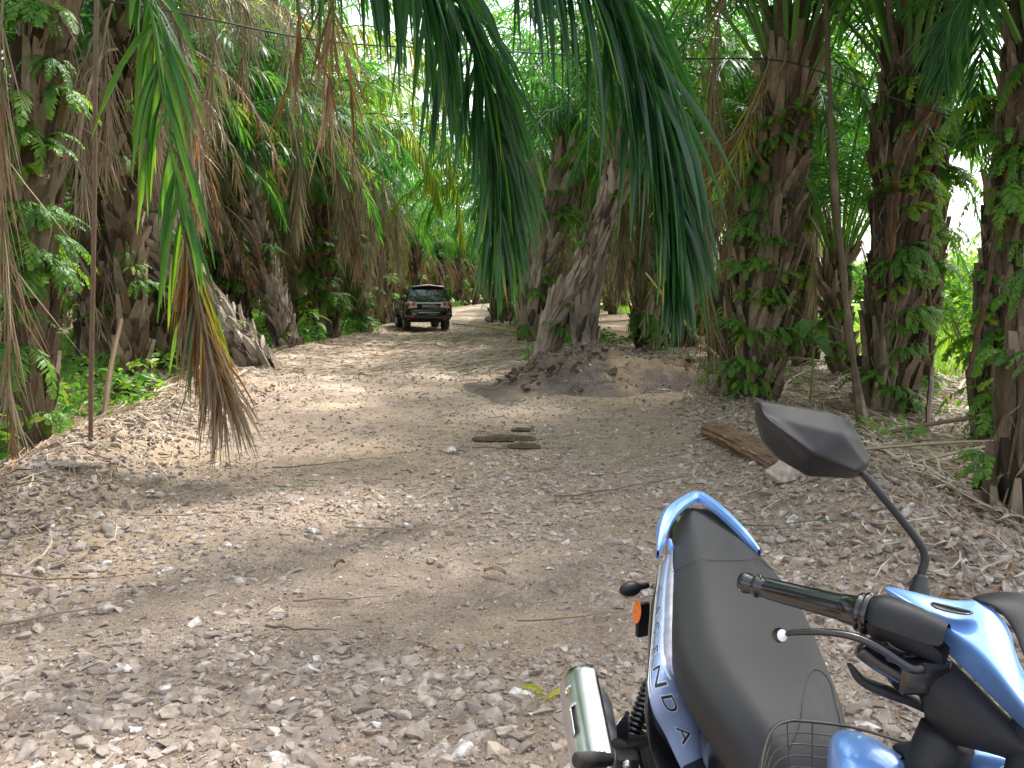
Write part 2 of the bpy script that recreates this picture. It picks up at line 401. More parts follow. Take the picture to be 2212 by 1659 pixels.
xy = field_pts(15000, rng, 7, 15, lor, hir, lambda x, y: stone_density(x, y)*.6+.15); scatter_stones(g, xy, .013+.022*rng.random(len(xy))**2, rng, HS)
xy = field_pts(16000, rng, 13, 42, lor, hir, lambda x, y: stone_density(x, y)*.5+.2, 1.5); scatter_stones(g, xy, .02+.035*rng.random(len(xy))**2, rng, HS, sink=.35)
# crumbs along both edge berms
def edge(n, fx, off, sp, y0, y1):
    y = y0+(y1-y0)*rng.random(n); return np.stack([fx(y)+off+rng.normal(size=n)*sp, y], -1)
xy = np.vstack([edge(3200, xL, -.05, .35, 3.5, 12), edge(3600, xR, .35, .4, 2.5, 10.5)]); scatter_stones(g, xy, .012+.04*rng.random(len(xy))**2.2, rng, HV, tilt=.6, sink=.15, tints=np.clip(rng.normal(.33, .16, len(xy)), 0, 1))
tag(g.build('gravel', STONE), kind='stuff')
del g

# ------------------------------------------------------------------ fronds
def frond(mb, path, r, n=80, ll=.8, lw=.042, petiole=.2, a0=68, a1=25, va=20, vs=28, droop=.8, tint=.15, tsd=.05, tipt=.05, rr=.028, bref=None,
          st=4, keep=1., m=0, ms=0, rt=None, lenpow=.6, fold=False, roll=.35, endtint=0., minlen=.35, rachis=True, sides=(-1, 1), brown=0., curl=.10):
    """one feather-shaped leaf: a tapered midrib along path and two ranks of drooping leaflets"""
    P = spline(path, 26); T = nrm(np.gradient(P, axis=0))
    L = np.concatenate([[0], np.cumsum(np.linalg.norm(np.diff(P, axis=0), axis=1))]); tot = L[-1]; L = L/tot
    if bref is None:
        d = P[-1]-P[0]; d = np.array([d[0], d[1], 0]); bref = np.cross(nrm(d), [0, 0, 1.]) if np.linalg.norm(d) > .05 else np.array([1., 0, 0])
    if rachis:
        mb.tube(P, rr*(1-.85*L)+.003, 5, (tint if rt is None else rt)+endtint*L**2, ms, cap=False, squash=.7)
    V_, t_ = [], []
    for side in sides:
        s = np.linspace(petiole, .995, n)+r.normal(size=n)*.3/n; s = np.clip(s, 0, 1)
        if keep < 1: s = s[r.random(n) < keep]
        k = len(s); p = np.stack([np.interp(s, L, P[:, i]) for i in range(3)], -1); t = nrm(np.stack([np.interp(s, L, T[:, i]) for i in range(3)], -1))
        B = nrm(bref-(t@bref)[:, None]*t)*side; N = np.cross(t, B)*(-side); N = N*np.sign(N[:, 2:3]+1e-6) if abs(N[:, 2]).mean() > .3 else N
        q = (s-petiole)/(1-petiole)
        a = np.radians(a0+(a1-a0)*q+r.normal(size=k)*7); v = np.radians(va+r.normal(size=k)*vs)
        d = np.cos(a)[:, None]*t+np.sin(a)[:, None]*(np.cos(v)[:, None]*B+np.sin(v)[:, None]*N)
        ln = ll*(minlen+(1-minlen)*np.sin(np.pi*np.clip(q, 0, 1)**.75)**lenpow)*(.82+.3*r.random(k))
        us = np.linspace(0, 1, st); cur = p.copy(); C = [cur]; D = [d]
        dr = droop*(.7+.6*r.random(k)); lat = r.normal(size=(k, 3))*curl*[1, 1, .3]
        for j in range(1, st):
            dd = nrm(d+lat*us[j]*2+np.array([0, 0, -1.])*(dr*us[j]**1.3)[:, None]*2.0); cur = cur+dd*(ln/(st-1))[:, None]; C.append(cur); D.append(dd)
        wp = np.interp(us, [0, .25, .6, 1], [.45, 1, .8, .08])
        ro = r.normal(size=k)*roll
        W0 = nrm(t-np.sum(t*d, 1)[:, None]*d); N0 = np.cross(d, W0); Wd = np.cos(ro)[:, None]*W0+np.sin(ro)[:, None]*N0
        rows = []
        for j in range(st):
            W = nrm(Wd-np.sum(Wd*D[j], 1)[:, None]*D[j]); hw = (lw*.5*wp[j]*(.8+.4*r.random(k)))[:, None]
            if fold:
                Nn = np.cross(D[j], W); rows += [C[j]-W*hw+Nn*hw*.35, C[j]-Nn*hw*.25, C[j]+W*hw+Nn*hw*.35]
            else: rows += [C[j]-W*hw, C[j]+W*hw]
        A = np.stack(rows, 1); c = 3 if fold else 2; m_ = st*c
        base = (np.arange(k)*m_)[:, None, None]; qs = []
        for j in range(st-1):
            for i in range(c-1): qs.append([j*c+i, j*c+i+1, (j+1)*c+i+1, (j+1)*c+i])
        Q = (np.array(qs)[None]+base).reshape(-1, 4)
        tt = (tint+r.normal(size=k)*tsd+endtint*q**2)[:, None]+(tipt+(r.random(k) < brown)*(.2+.35*r.random(k)))[:, None]*(np.repeat(us, c)[None]**3.)
        mb.add(A.reshape(-1, 3), Q, None, tt.reshape(-1), m)
def arc(L, e0, e1, az, o=(0, 0, 0), n=9, k=1.4, r0=.2):
    u = np.linspace(0, 1, n); e = np.radians(e0+(e1-e0)*u**k); ds = L/(n-1)
    h = r0+np.concatenate([[0], np.cumsum(np.cos(e[:-1])*ds)]); z = np.concatenate([[0], np.cumsum(np.sin(e[:-1])*ds)])
    return np.stack([o[0]+np.cos(az)*h, o[1]+np.sin(az)*h, o[2]+z], -1)
def crown_mesh(seed, nf=34, L=5.4, tint=.16, young=False, n=64, azs=None, up=False):
    r = np.random.default_rng(seed); mb = MB()
    for i in range(nf):
        f = i/(nf-1); az = i*2.39996+r.normal()*.15
        e0 = 84-50*f+r.normal()*4; e1 = 40-125*f**.7+r.normal()*9
        if up: e0 = 85-24*f+r.normal()*4; e1 = 35-70*f+r.normal()*9
        LL = L*(.72+.33*min(1, f*2.5))*(.9+.2*r.random())
        az_wob = az+np.linspace(0, r.normal()*.22, 9); pts = arc(LL, e0, e1, az, (0, 0, -.35*f), 9, 1.3, .14+.12*f)
        hh = np.hypot(pts[:, 0], pts[:, 1]); pts[:, 0] = hh*np.cos(az_wob); pts[:, 1] = hh*np.sin(az_wob)
        ti = tint+.05*r.normal()+.05*f
        if r.random() < .12: ti += .2
        frond(mb, pts, r, n, .78, .045, .2, tint=ti, droop=.35+.75*f, rr=.035, rt=.30 if f < .7 else .36, ms=1, tipt=.03, endtint=.04)
    return mb.mesh('crown', [LEAF, STALK])
def skirt_mesh(seed, nf=9, L=3.4, n=46):
    r = np.random.default_rng(seed+500); mb = MB()
    for i in range(nf):
        az = i*2.39996+r.normal()*.3
        pts = arc(L*(.7+.5*r.random()), -5+r.normal()*18, -86, az, (0, 0, -.55-.3*r.random()), 9, .55, .32)
        ti = .90+.08*r.normal() if r.random() < .6 else .74
        frond(mb, pts, r, n, .55, .018, .15, tint=ti, tsd=.05, droop=2.2, rr=.03, rt=.86, ms=1, keep=.8, roll=1.2, curl=.5)
    return mb.mesh('dead_fronds', [LEAF, STALK])
CROWNS = [crown_mesh(s) for s in range(5)]+[crown_mesh(9, 26, 5.6, .14, up=True)]
SKIRTS = [skirt_mesh(s) for s in range(3)]
def trunk_mesh(path, r0, r1, seed, stub=.42, flare=.13, wid=.20, mats=BARK, dens=1., tint0=.5, ragged=.3):
    r = np.random.default_rng(seed+900); mb = MB()
    P = spline(path, 40); L = np.concatenate([[0], np.cumsum(np.linalg.norm(np.diff(P, axis=0), axis=1))]); H = L[-1]
    k = 14; rad = np.interp(L/H, [0, .06, .2, 1], [r0*1.12, r0*1.02, r0, r1])
    mb.tube(P, rad*.92, k, .2)
    T = nrm(np.gradient(P, axis=0)); ref = np.array([1., 0, 0]); N = nrm(np.cross(T, ref)); B = np.cross(N, T)
    ns = int(H/.024*dens); s = (np.arange(ns)+.5)/ns*H; az = np.arange(ns)*2.39996+r.normal(size=ns)*.12
    p = np.stack([np.interp(s, L, P[:, i]) for i in range(3)], -1); rr = np.interp(s, L, rad)
    t = nrm(np.stack([np.interp(s, L, T[:, i]) for i in range(3)], -1)); b = nrm(np.stack([np.interp(s, L, B[:, i]) for i in range(3)], -1)); n_ = np.cross(t, b)
    out = np.cos(az)[:, None]*b+np.sin(az)[:, None]*n_; tan = np.cross(t, out)
    ln = stub*(.6+.8*r.random(ns)**1.4); ln = np.where(r.random(ns) < ragged*.35, ln*1.6, ln); fl = flare*(.5+1.0*r.random(ns)); w = wid*(.75+.5*r.random(ns)); sk = r.normal(size=ns)*.06
    rows = []
    for u, wu, du, th in ((-.35, .55, -.03, .02), (0, 1., .02, .05), (.45, .85, .45, .06), (1., .34, 1., .035)):
        c = p+t*(u*ln)[:, None]+out*(rr*.9+fl*du)[:, None]+tan*(sk*max(u, 0))[:, None]
        hw = (w*wu*.5)[:, None]
        rows += [c-tan*hw, c+out*(th*(.7+.6*r.random(ns)))[:, None]+tan*hw*.1, c+tan*hw, c-out*.03-tan*0]
    A = np.stack(rows, 1); base = (np.arange(ns)*16)[:, None, None]; qs = []
    for j in range(3):
        for i in range(4): i2 = (i+1) % 4; qs.append([j*4+i, j*4+i2, j*4+4+i2, j*4+4+i])
    qs.append([12, 13, 14, 15])
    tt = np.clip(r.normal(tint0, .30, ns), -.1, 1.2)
    mb.add(A.reshape(-1, 3), (np.array(qs)[None]+base).reshape(-1, 4), None, np.repeat(tt, 16))
    nf = int(H*75); sf = r.random(nf)*H; p = np.stack([np.interp(sf, L, P[:, i]) for i in range(3)], -1); t = nrm(np.stack([np.interp(sf, L, T[:, i]) for i in range(3)], -1))
    a_ = r.random(nf)*6.28; b = nrm(np.cross(t, [0, 1., 0])); n_ = np.cross(t, b); out = np.cos(a_)[:, None]*b+np.sin(a_)[:, None]*n_; tan = np.cross(t, out); rr = np.interp(sf, L, rad); ln = .10+.38*r.random(nf)**2; off = flare*(.3+.9*r.random(nf))
    up = np.where(r.random(nf) < .35, 1., -1.)[:, None]; p0 = p+out*(rr+off*.4)[:, None]; p1 = p0+up*t*(ln*.5)[:, None]+out*(off*.35)[:, None]+tan*(r.normal(size=nf)*.03)[:, None]; p2 = p0+up*t*ln[:, None]+out*(off*.5+.02)[:, None]+tan*(r.normal(size=nf)*.06)[:, None]; w_ = tan*(.004+.009*r.random(nf))[:, None]
    A = np.stack([p0-w_, p0+w_, p1-w_, p1+w_, p2-w_*.2, p2+w_*.2], 1); base = (np.arange(nf)*6)[:, None, None]; mb.add(A.reshape(-1, 3), (np.array([[0, 1, 3, 2], [2, 3, 5, 4]])[None]+base).reshape(-1, 4), None, np.repeat(.3+.9*r.random(nf), 6))
    return mb.mesh('trunk', mats), P, L, rad
def fern_mesh(seed, L=.55, nf=7, ll=.10, lw=.030, tint=.30, hang=False):
    r = np.random.default_rng(seed+40); mb = MB()
    for i in range(nf):
        az = (i/nf-.5)*2.6+r.normal()*.25
        e0 = 45+r.normal()*20; e1 = -70+r.normal()*12
        if hang: e0 = 5+r.normal()*15; e1 = -88
        frond(mb, arc(L*(.6+.6*r.random()), e0, e1, az, (0, 0, 0), 8, .8, .0), r, 22, ll, lw, .12, 75, 60, 0, 12, .35, tint+.04+.03*r.normal(), .03, .01, .004, st=3, minlen=.3, roll=.2)
    return mb.mesh('fern', FERN)
FERNS = [fern_mesh(0, .5, 9, .08, .024, .33), fern_mesh(1, .42, 12, .06, .017, .30), fern_mesh(2, .62, 6, .12, .036, .30, True), fern_mesh(3, .32, 10, .045, .015, .38), fern_mesh(4, .55, 8, .09, .028, .34, True), fern_mesh(5, .5, 14, .05, .016, .27, True), fern_mesh(6, .28, 6, .07, .02, .40)]
def add_ferns(root, P, L, rad, n, seed, smin=.6, smax=1.3, lo_=.04, hi_=.95, face=None, kinds=(0, 1, 2, 3, 4), off=1.12):
    kinds = tuple(kinds)+(5, 6, 1)
    r = random.Random(seed); H = L[-1]
    for i in range(n):
        s = (lo_+(hi_-lo_)*r.random())*H; p = np.array([np.interp(s, L, P[:, k]) for k in range(3)]); rr = np.interp(s, L, rad)
        az = r.uniform(0, 6.283) if face is None else face+r.gauss(0, 1.0)
        o = link('fern', FERNS[r.choice(kinds)], root); sc = r.uniform(smin, smax)
        o.location = (p[0]+math.cos(az)*rr*off, p[1]+math.sin(az)*rr*off, p[2]); o.rotation_euler = (r.gauss(0, .15), r.gauss(0, .15), az); o.scale = (sc,)*3
PALM = {}
def palm(base, path, r0, r1, seed, label, crown=0, skirt=0, rot=0., cs=1., ferns=0, fs=(.6, 1.3), bark=BARK, group=None, face=None, stub=.42, flare=.13, wid=.2, lo_=.04, hi_=.95, tint0=.5, sink=.25, kinds=(0, 1, 2, 3, 4), dens=1.):
    base = np.array(base, float); pts = [np.array(p, float)-base for p in path]
    pts[0] = pts[0]-np.array([0, 0, sink])
    root = empty('oil_palm', base, label, 'palm tree', group)
    me, P, L, rad = trunk_mesh(pts, r0, r1, seed, stub, flare, wid, bark, dens, tint0)
    link('trunk', me, root)
    top = P[-1]
    if crown is not None:
        o = link('crown', CROWNS[crown], root); o.location = tuple(top); o.rotation_euler = (0, 0, rot); o.scale = (cs,)*3
    if skirt is not None:
        o = link('dead_fronds', SKIRTS[skirt], root); o.location = tuple(top); o.rotation_euler = (0, 0, rot*1.7+seed); o.scale = (cs,)*3
    if ferns: add_ferns(root, P, L, rad, ferns, seed, *fs, lo_=lo_, hi_=hi_, face=face, kinds=kinds)
    return root, P, L, rad
def pxpath(pts, y):
    """pixel-measured axis of a trunk turned into points at its own distance"""
    return [at(a, b, y=(y if len(q) == 0 else q[0])) for a, b, *q in pts]
def rel(root, *pts): return [np.array(p)-np.array(root.location) for p in pts]
FACE = -math.pi/2

# ------------------------------------------------------------------ the palms one can tell apart
P1, *_q = palm(at(55, 1010, y=6.9), pxpath([(55, 1015), (60, 800), (62, 560), (75, 300), (110, 60), (150, -160)], 6.9), .14, .13, 1,
      'thick shaded palm at the left edge of the photo, its trunk covered in broad ferns', 5, None, 1.2, 1, 26, (.45, .95), face=-1.0, hi_=.9, kinds=(0, 2, 4, 2), flare=.06, wid=.15)
P2, *_ = palm(at(560, 790, y=14.5), pxpath([(565, 792), (515, 742), (450, 672), (385, 590), (345, 470), (322, 300), (310, 120)], 14.5), .33, .26, 2,
      'leaning palm with a scaly bare lower trunk lying towards the left road edge', 5, None, .4, .72, 12, (.5, .9), BARKP, stub=.26, flare=.12, wid=.21, face=-.9, kinds=(0, 3, 1))
P3, *_ = palm(at(625, 755, y=20), pxpath([(628, 758), (598, 660), (560, 520), (537, 400), (538, 250)], 20), .24, .18, 3,
      'curved palm with a flared scaly foot behind the leaning palm on the left', 5, None, 2.2, 1, 16, (.6, 1.2), BARKP, stub=.30, flare=.11, wid=.2, face=-1.2, kinds=(0, 1, 4))
P4, *_ = palm(at(705, 712, y=25), pxpath([(706, 714), (700, 600), (690, 480), (684, 330)], 25), .34, .30, 4,
      'upright fern-clad palm right of the curved palm on the left road edge', 4, 0, 3.3, 1, 30, (1., 1.9), face=-1.3)
P5, *_ = palm(at(776, 700, y=30), pxpath([(782, 702), (768, 600), (760, 480), (757, 390)], 30), .38, .30, 5,
      'dark palm leaning slightly left, between the fern-clad upright palm and the car', 0, 1, .9, 1, 20, (1., 1.8), face=-1.3)
P6, *_ = palm(at(828, 690, y=38), pxpath([(836, 692), (816, 600), (806, 520), (800, 420)], 38), .38, .30, 6,
      'dark shaggy palm just left of the car roof', 3, 2, 5.0, 1, 14, (1.2, 2.), face=-1.3)
P7, *_ = palm(at(275, 850, y=11.5), pxpath([(285, 860), (278, 650), (268, 420), (262, 180), (265, 20)], 11.5), .14, .13, 7,
      'dark upright palm in the second row behind the hanging green and brown frond', 5, 2, 4.1, .9, 12, (.5, 1.), face=-1.2)
P8, *_ = palm(at(205, 800, y=17), pxpath([(205, 790), (212, 600), (215, 400), (210, 200)], 17), .30, .26, 8,
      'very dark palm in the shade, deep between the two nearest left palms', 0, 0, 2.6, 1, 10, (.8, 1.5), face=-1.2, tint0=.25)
P9, *_ = palm(at(486, 745, y=24), pxpath([(488, 742), (486, 600), (482, 450), (478, 330)], 24), .30, .28, 9,
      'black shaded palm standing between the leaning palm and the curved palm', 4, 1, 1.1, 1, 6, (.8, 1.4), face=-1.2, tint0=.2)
RM, *_ = palm(at(1180, 725, y=14.6), pxpath([(1172, 735), (1205, 680), (1250, 600), (1290, 510), (1320, 420), (1342, 320)], 14.4), .17, .16, 10,
      'pale leaning palm whose split foot stands in the soil heap', 5, None, 5.2, .8, 12, (.5, .9), BARKP, stub=.55, flare=.06, wid=.15, face=-1.2, kinds=(3, 1), sink=.35, tint0=.6)
me, *_ = trunk_mesh(rel(RM, *pxpath([(1262, 745), (1262, 690), (1272, 610), (1292, 520)], 14.3)), .20, .16, 77, .5, .06, .15, BARKP, tint0=.55)
link('second_stem', me, RM)
me, *_ = trunk_mesh(rel(RM, *pxpath([(1188, 700), (1235, 640), (1275, 560)], 14.15)), .045, .035, 78, .4, .02, .05, BARKP, tint0=.8); link('prop_root', me, RM)
RN, *_ = palm(at(1150, 705, y=19), pxpath([(1142, 708), (1160, 620), (1190, 500), (1212, 400), (1222, 330)], 19), .26, .24, 11,
      'brown palm leaning right, directly left of the split-footed palm on the heap', 5, None, 0.3, .75, 16, (.6, 1.2), BARKP, stub=.5, flare=.10, face=-1.2)
RO, *_ = palm(at(1085, 672, y=29), pxpath([(1082, 676), (1092, 600), (1105, 520), (1112, 440)], 29), .34, .28, 12,
      'distant palm with a leafy foot beside the grey stones right of the car', 2, 1, 4.4, .95, 12, (1, 1.8), face=-1.2)
R1, *_ = palm(at(1612, 872, y=10.9), pxpath([(1608, 880), (1635, 700), (1665, 480), (1688, 280), (1706, 110)], 10.9), .29, .24, 13,
      'massive fern-covered palm behind the decayed log, directly above the mirror', 5, None, 2.0, 1.05, 52, (.5, 1.15), stub=.62, flare=.14, wid=.145, face=-1.9, kinds=(0, 1, 3), dens=1.5)
R2, *_ = palm(at(1915, 905, y=10.3), pxpath([(1905, 912), (1922, 760), (1940, 560), (1952, 330), (1972, 90)], 10.3), .25, .26, 14,
      'tall dark palm crossed by the bare slanting frond stalk on the right', 5, None, .9, 1.05, 40, (.5, 1.1), stub=.5, flare=.11, wid=.13, face=-1.6, dens=1.5, tint0=.38)
R2b, *_ = palm(at(1968, 868, y=12.3), pxpath([(1962, 872), (1970, 740), (1990, 560), (2000, 380), (2006, 200)], 12.3), .22, .22, 15,
      'slimmer palm half hidden just right of the tall dark palm', 5, None, 3.9, .95, 22, (.6, 1.2), stub=.45, flare=.10, wid=.12, face=-1.3, dens=1.4)
R3, *_ = palm(at(2158, 948, y=8.2), pxpath([(2150, 955), (2165, 760), (2185, 500), (2215, 250), (2250, 20)], 8.2), .17, .19, 16,
      'narrow dark palm near the right edge, draped with pale green creeper ferns', 5, None, 2.2, 1, 30, (.6, 1.2), face=-1.9, kinds=(2, 4, 0), flare=.08, wid=.12, dens=1.4)
R4, *_ = palm(at(2225, 1165, y=4.9), pxpath([(2215, 1172), (2235, 1000), (2275, 780), (2330, 500), (2400, 0), (2440, -500)], 4.9), .20, .2, 17,
      'mossy palm foot cut by the right edge of the photo, nearest on that side', 5, None, 5.2, .9, 18, (.5, .9), face=-2.2, flare=.06, wid=.13, kinds=(1, 3, 0))
R5, *_ = palm(at(1822, 790, y=15), pxpath([(1828, 792), (1812, 700), (1800, 600), (1812, 560)], 15), .17, .2, 18,
      'young short palm whose petioles fan upward between the two big right palms', None, None, 0, 1, 8, (.5, .9), stub=.4, flare=.12, wid=.15, face=-1.2)
mbx = MB(); r_ = np.random.default_rng(5); o_ = rel(R5, at(1812, 575, y=15))[0]
for i in range(22):
    frond(mbx, arc(3.0+1.2*r_.random(), 86-26*r_.random(), 20-30*r_.random(), i*2.4, o_, 9, 1.6, .12), r_, 46, .65, .035, .34, tint=.2+.06*r_.normal(), droop=.7, rr=.032, rt=.40, ms=1)
mbx.build('crown', [LEAF, STALK], R5)
R6, *_ = palm(at(1738, 770, y=16.5), pxpath([(1740, 775), (1738, 640), (1730, 480), (1722, 330)], 16.5), .19, .19, 19,
      'thin palm trunk with hanging dead strands right of the massive fern-covered palm', 4, 0, 1.7, .9, 14, (.6, 1.2), face=-1.2)
R7, *_ = palm(at(1575, 745, y=18), pxpath([(1560, 760), (1578, 640), (1600, 500), (1615, 360)], 18), .26, .22, 20,
      'leaning brown palm seen behind the curtain of dry strands on the right', 3, 2, .6, .95, 8, (.7, 1.2), face=-1.2)
R8, *_ = palm(at(1400, 730, y=21), pxpath([(1398, 735), (1402, 620), (1405, 500), (1400, 380)], 21), .28, .26, 21,
      'ivy-clad palm in the shade behind the soil heap', 1, 2, 2.9, .95, 16, (.9, 1.5), face=-1.2)
# out of frame on the left: the palm that carries the two big fronds arching over the road
PX, *_ = palm((-3.9, 2.6, -.1), [(-3.9, 2.6, -.1), (-3.85, 2.6, 2), (-3.8, 2.65, 4.3)], .3, .28, 22,
      'palm left of the camera whose two dark fronds arch over the road', None, 1, 0, .6, 0)
rf = np.random.default_rng(12)
def hero(root, name, pts, label=None, **kw):
    if name == 'dead_frond': kw.setdefault('curl', .45)
    mb = MB(); frond(mb, rel(root, *pts), rf, ms=1, **kw); o = mb.build(name, [LEAFD if kw.get('fold') and kw['tint'] < .12 else LEAF, STALK], root, smooth=True)
    if label: o['label'] = label
    return o
toppx = np.array([-3.8, 2.65, 4.4])
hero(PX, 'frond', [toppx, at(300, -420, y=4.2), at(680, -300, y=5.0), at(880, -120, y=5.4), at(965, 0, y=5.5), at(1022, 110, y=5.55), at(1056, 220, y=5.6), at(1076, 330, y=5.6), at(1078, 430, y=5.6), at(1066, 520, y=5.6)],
     'dark drooping frond hanging over the middle of the road', n=140, ll=.98, lw=.042, petiole=.48, endtint=.12, brown=.12, a0=70, a1=22, va=-25, vs=22, droop=1.5, tint=.07, tsd=.05, tipt=.06, rr=.03, rt=.2, st=6, fold=True, roll=.5, bref=np.array([.75, .65, 0]), minlen=.5)  # endtint yellows the lower leaflets, painting in a backlit glow
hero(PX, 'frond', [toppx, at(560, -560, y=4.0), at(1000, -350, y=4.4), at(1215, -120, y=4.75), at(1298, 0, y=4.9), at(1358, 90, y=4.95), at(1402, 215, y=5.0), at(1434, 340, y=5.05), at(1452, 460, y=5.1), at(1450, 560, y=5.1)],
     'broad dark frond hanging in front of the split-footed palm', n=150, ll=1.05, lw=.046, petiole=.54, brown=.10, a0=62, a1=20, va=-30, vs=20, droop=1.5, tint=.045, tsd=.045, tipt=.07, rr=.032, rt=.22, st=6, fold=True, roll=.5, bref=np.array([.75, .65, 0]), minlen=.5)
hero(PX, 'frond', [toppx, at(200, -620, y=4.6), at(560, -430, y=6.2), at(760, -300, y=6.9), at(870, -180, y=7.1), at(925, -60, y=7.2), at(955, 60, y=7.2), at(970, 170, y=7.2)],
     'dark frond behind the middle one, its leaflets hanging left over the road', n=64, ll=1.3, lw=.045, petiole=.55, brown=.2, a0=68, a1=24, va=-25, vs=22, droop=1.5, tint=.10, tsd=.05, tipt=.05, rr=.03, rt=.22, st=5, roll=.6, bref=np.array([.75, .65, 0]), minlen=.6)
mb = MB()
for k in range(6):
    az = 2.3+k*.28
    frond(mb, arc(4.8, 70-rf.random()*40, -30-rf.random()*30, az, toppx-np.array(PX.location), 9, 1.3, .2), rf, 60, .8, .045, .2, tint=.16, droop=.8, rr=.035, rt=.3, ms=1)
mb.build('crown', [LEAF, STALK], PX)
# fronds hanging from the nearest left palm
tl = at(165, -230, y=6.9)
hero(P1, 'broken_frond', [tl, at(290, -130, y=6.5), at(322, 0, y=6.3), at(345, 160, y=6.25), at(375, 360, y=6.2), at(398, 520, y=6.2), at(420, 700, y=6.2)],
     'bright green broken frond hanging down to the berm', n=76, ll=1.0, lw=.052, petiole=.30, a0=35, a1=20, va=0, vs=35, droop=1.6, tint=.27, tsd=.08, tipt=.12, rr=.022, rt=.36, st=6, fold=True, roll=.7, bref=np.array([1., 0, 0]), keep=.55, minlen=.6)
hero(P1, 'broken_frond_tip', [at(398, 500, y=6.2), at(425, 660, y=6.15), at(450, 740, y=6.1), at(472, 810, y=6.05), at(488, 870, y=6.0)],
     'half dead frond tip with brown leaflets brushing the gravel', n=130, ll=.72, lw=.018, petiole=.02, a0=24, a1=34, va=0, vs=45, droop=.9, tint=.69, tsd=.13, tipt=.06, rr=.012, rt=.74, st=5, roll=1.0, bref=np.array([1., 0, 0]), minlen=.7, endtint=.28)
mb = MB(); sp = spline(rel(P1, tl, at(206, -100, y=6.4), at(206, 150, y=6.3), at(203, 500, y=6.25), at(197, 800, y=6.2), at(196, 968, y=6.2)), 40)
mb.tube(sp, .017, 6, .76)
for i in range(90):
    s_ = rf.random()*38+.5; p = sp[int(s_)]; a_ = rf.choice([0, math.pi])+rf.normal()*.4; mb.tube([p, p+np.array([math.cos(a_)*.03, math.sin(a_)*.03, .02])], [.004, .001], 3, .8, cap=False)
o = mb.build('bare_stalk', [STALK], P1); o['label'] = 'long bare brown stalk hanging straight down with short thorns'
rd = [(at(720, -200, y=5.6), [(722, -200), (720, 0), (716, 130), (708, 240)], .78, 30), (at(560, -160, y=5.9), [(600, -160), (640, 0), (640, 100), (620, 210)], .76, 26), (0, [(660, -160), (700, -20), (742, 110), (768, 250)], .82, 26)]
for _, pl, ti, nn in rd:
    hero(P1, 'dead_frond', [tl]+[at(a, b, y=6.0) for a, b in pl], n=nn, ll=.75, lw=.018, petiole=.35, a0=24, a1=14, va=0, vs=50, droop=1.5, tint=ti, tsd=.06, tipt=.06, rr=.014, rt=.62, st=5, roll=1.2, bref=np.array([1., 0, 0]), keep=.85, minlen=.7)
# pale hanging strands against the left trunks
hero(P1, 'dead_frond', [tl, at(20, -60, y=6.3), at(0, 300, y=6.2), at(15, 600, y=6.1), at(20, 860, y=6.05), at(35, 990, y=6.0)], n=60, ll=.9, lw=.012, petiole=.3, a0=20, a1=12, va=0, vs=60, droop=1.6, tint=.84, tsd=.07, rr=.014, rt=.85, roll=1.3, bref=np.array([1., 0, 0]), minlen=.7)
t2 = at(310, 100, y=14.5)
hero(P2, 'dead_frond', [t2, at(370, 120, y=13.8), at(420, 230, y=13.5), at(432, 360, y=13.4), at(425, 480, y=13.4)], n=60, ll=.9, lw=.02, petiole=.3, a0=30, a1=20, va=0, vs=50, droop=2., tint=.95, tsd=.05, rr=.025, rt=.88, roll=1.2, keep=.8, bref=np.array([1., 0, 0]))
t3 = at(540, 262, y=20)
for pl in ([(560, 262), (640, 236), (710, 244), (750, 300), (778, 400), (790, 470)], [(560, 270), (620, 252), (690, 262), (722, 330), (735, 420)], [(520, 258), (470, 248), (420, 262), (395, 330), (388, 430)]):
    hero(P3, 'dead_frond', [t3]+[at(a, b, y=19.4) for a, b in pl], n=70, ll=1.0, lw=.022, petiole=.3, a0=30, a1=16, va=0, vs=45, droop=2.4, tint=.90, tsd=.07, rr=.045, rt=.9, roll=1.2, bref=np.array([.6, .8, 0]))
def strands(root, src, cols, y, tint=.92, n=90, ll=1.0, lw=.016, label=None):
    for x, ya, yb in cols:
        sx_ = src[0]
        p1 = at(x, ya, y=y); p2 = at(x+rf.normal()*8, yb, y=y); top_ = p1*.45+np.array(src)*.55+[0, 0, .35]
        hero(root, 'dead_frond', [src, top_, p1+[0, 0, .1], p1*.5+p2*.5+[.03, 0, 0], p2], label, n=n, ll=ll, lw=lw, petiole=.3, a0=28, a1=14, va=0, vs=50, droop=2.2, tint=tint+rf.normal()*.04, tsd=.06, rr=.022, rt=.88, roll=1.3, keep=.85, bref=np.array([1., .2, 0]), minlen=.7)
strands(P7, at(265, 20, y=11.5), [(225, 120, 330), (330, 90, 300), (180, 180, 420), (380, 60, 240), (150, 60, 300), (400, 150, 300), (455, 60, 250), (520, 20, 150), (610, 30, 150), (690, 20, 240)], 10.8, .94, 80, .9, .012)
strands(P2, at(310, 120, y=14.5), [(402, 170, 420), (428, 230, 450), (360, 200, 330)], 13.6, .96, 90, .95, .014)
strands(P3, at(538, 250, y=20), [(640, 290, 480), (470, 300, 480)], 19.2, .92, 90, 1.2, .018)
strands(P4, at(684, 330, y=25), [(760, 330, 560), (735, 360, 520), (600, 200, 330), (640, 350, 500), (800, 380, 600)], 24, .93, 90, 1.4, .022)
strands(P5, at(757, 390, y=30), [(828, 400, 640), (850, 430, 560), (720, 420, 560)], 29, .94, 80, 1.6, .026)
strands(RN, at(1222, 330, y=19), [(1150, 360, 480), (1262, 380, 600), (1300, 400, 640)], 18.4, .88, 80, 1.1, .018)
strands(R8, at(1400, 380, y=21), [(1345, 420, 620), (1460, 430, 640), (1395, 430, 560)], 20, .86, 90, 1.2, .018)
strands(R6, at(1722, 330, y=16.5), [(1700, 380, 560), (1765, 380, 640), (1580, 330, 560)], 15.8, .95, 80, .9, .014)
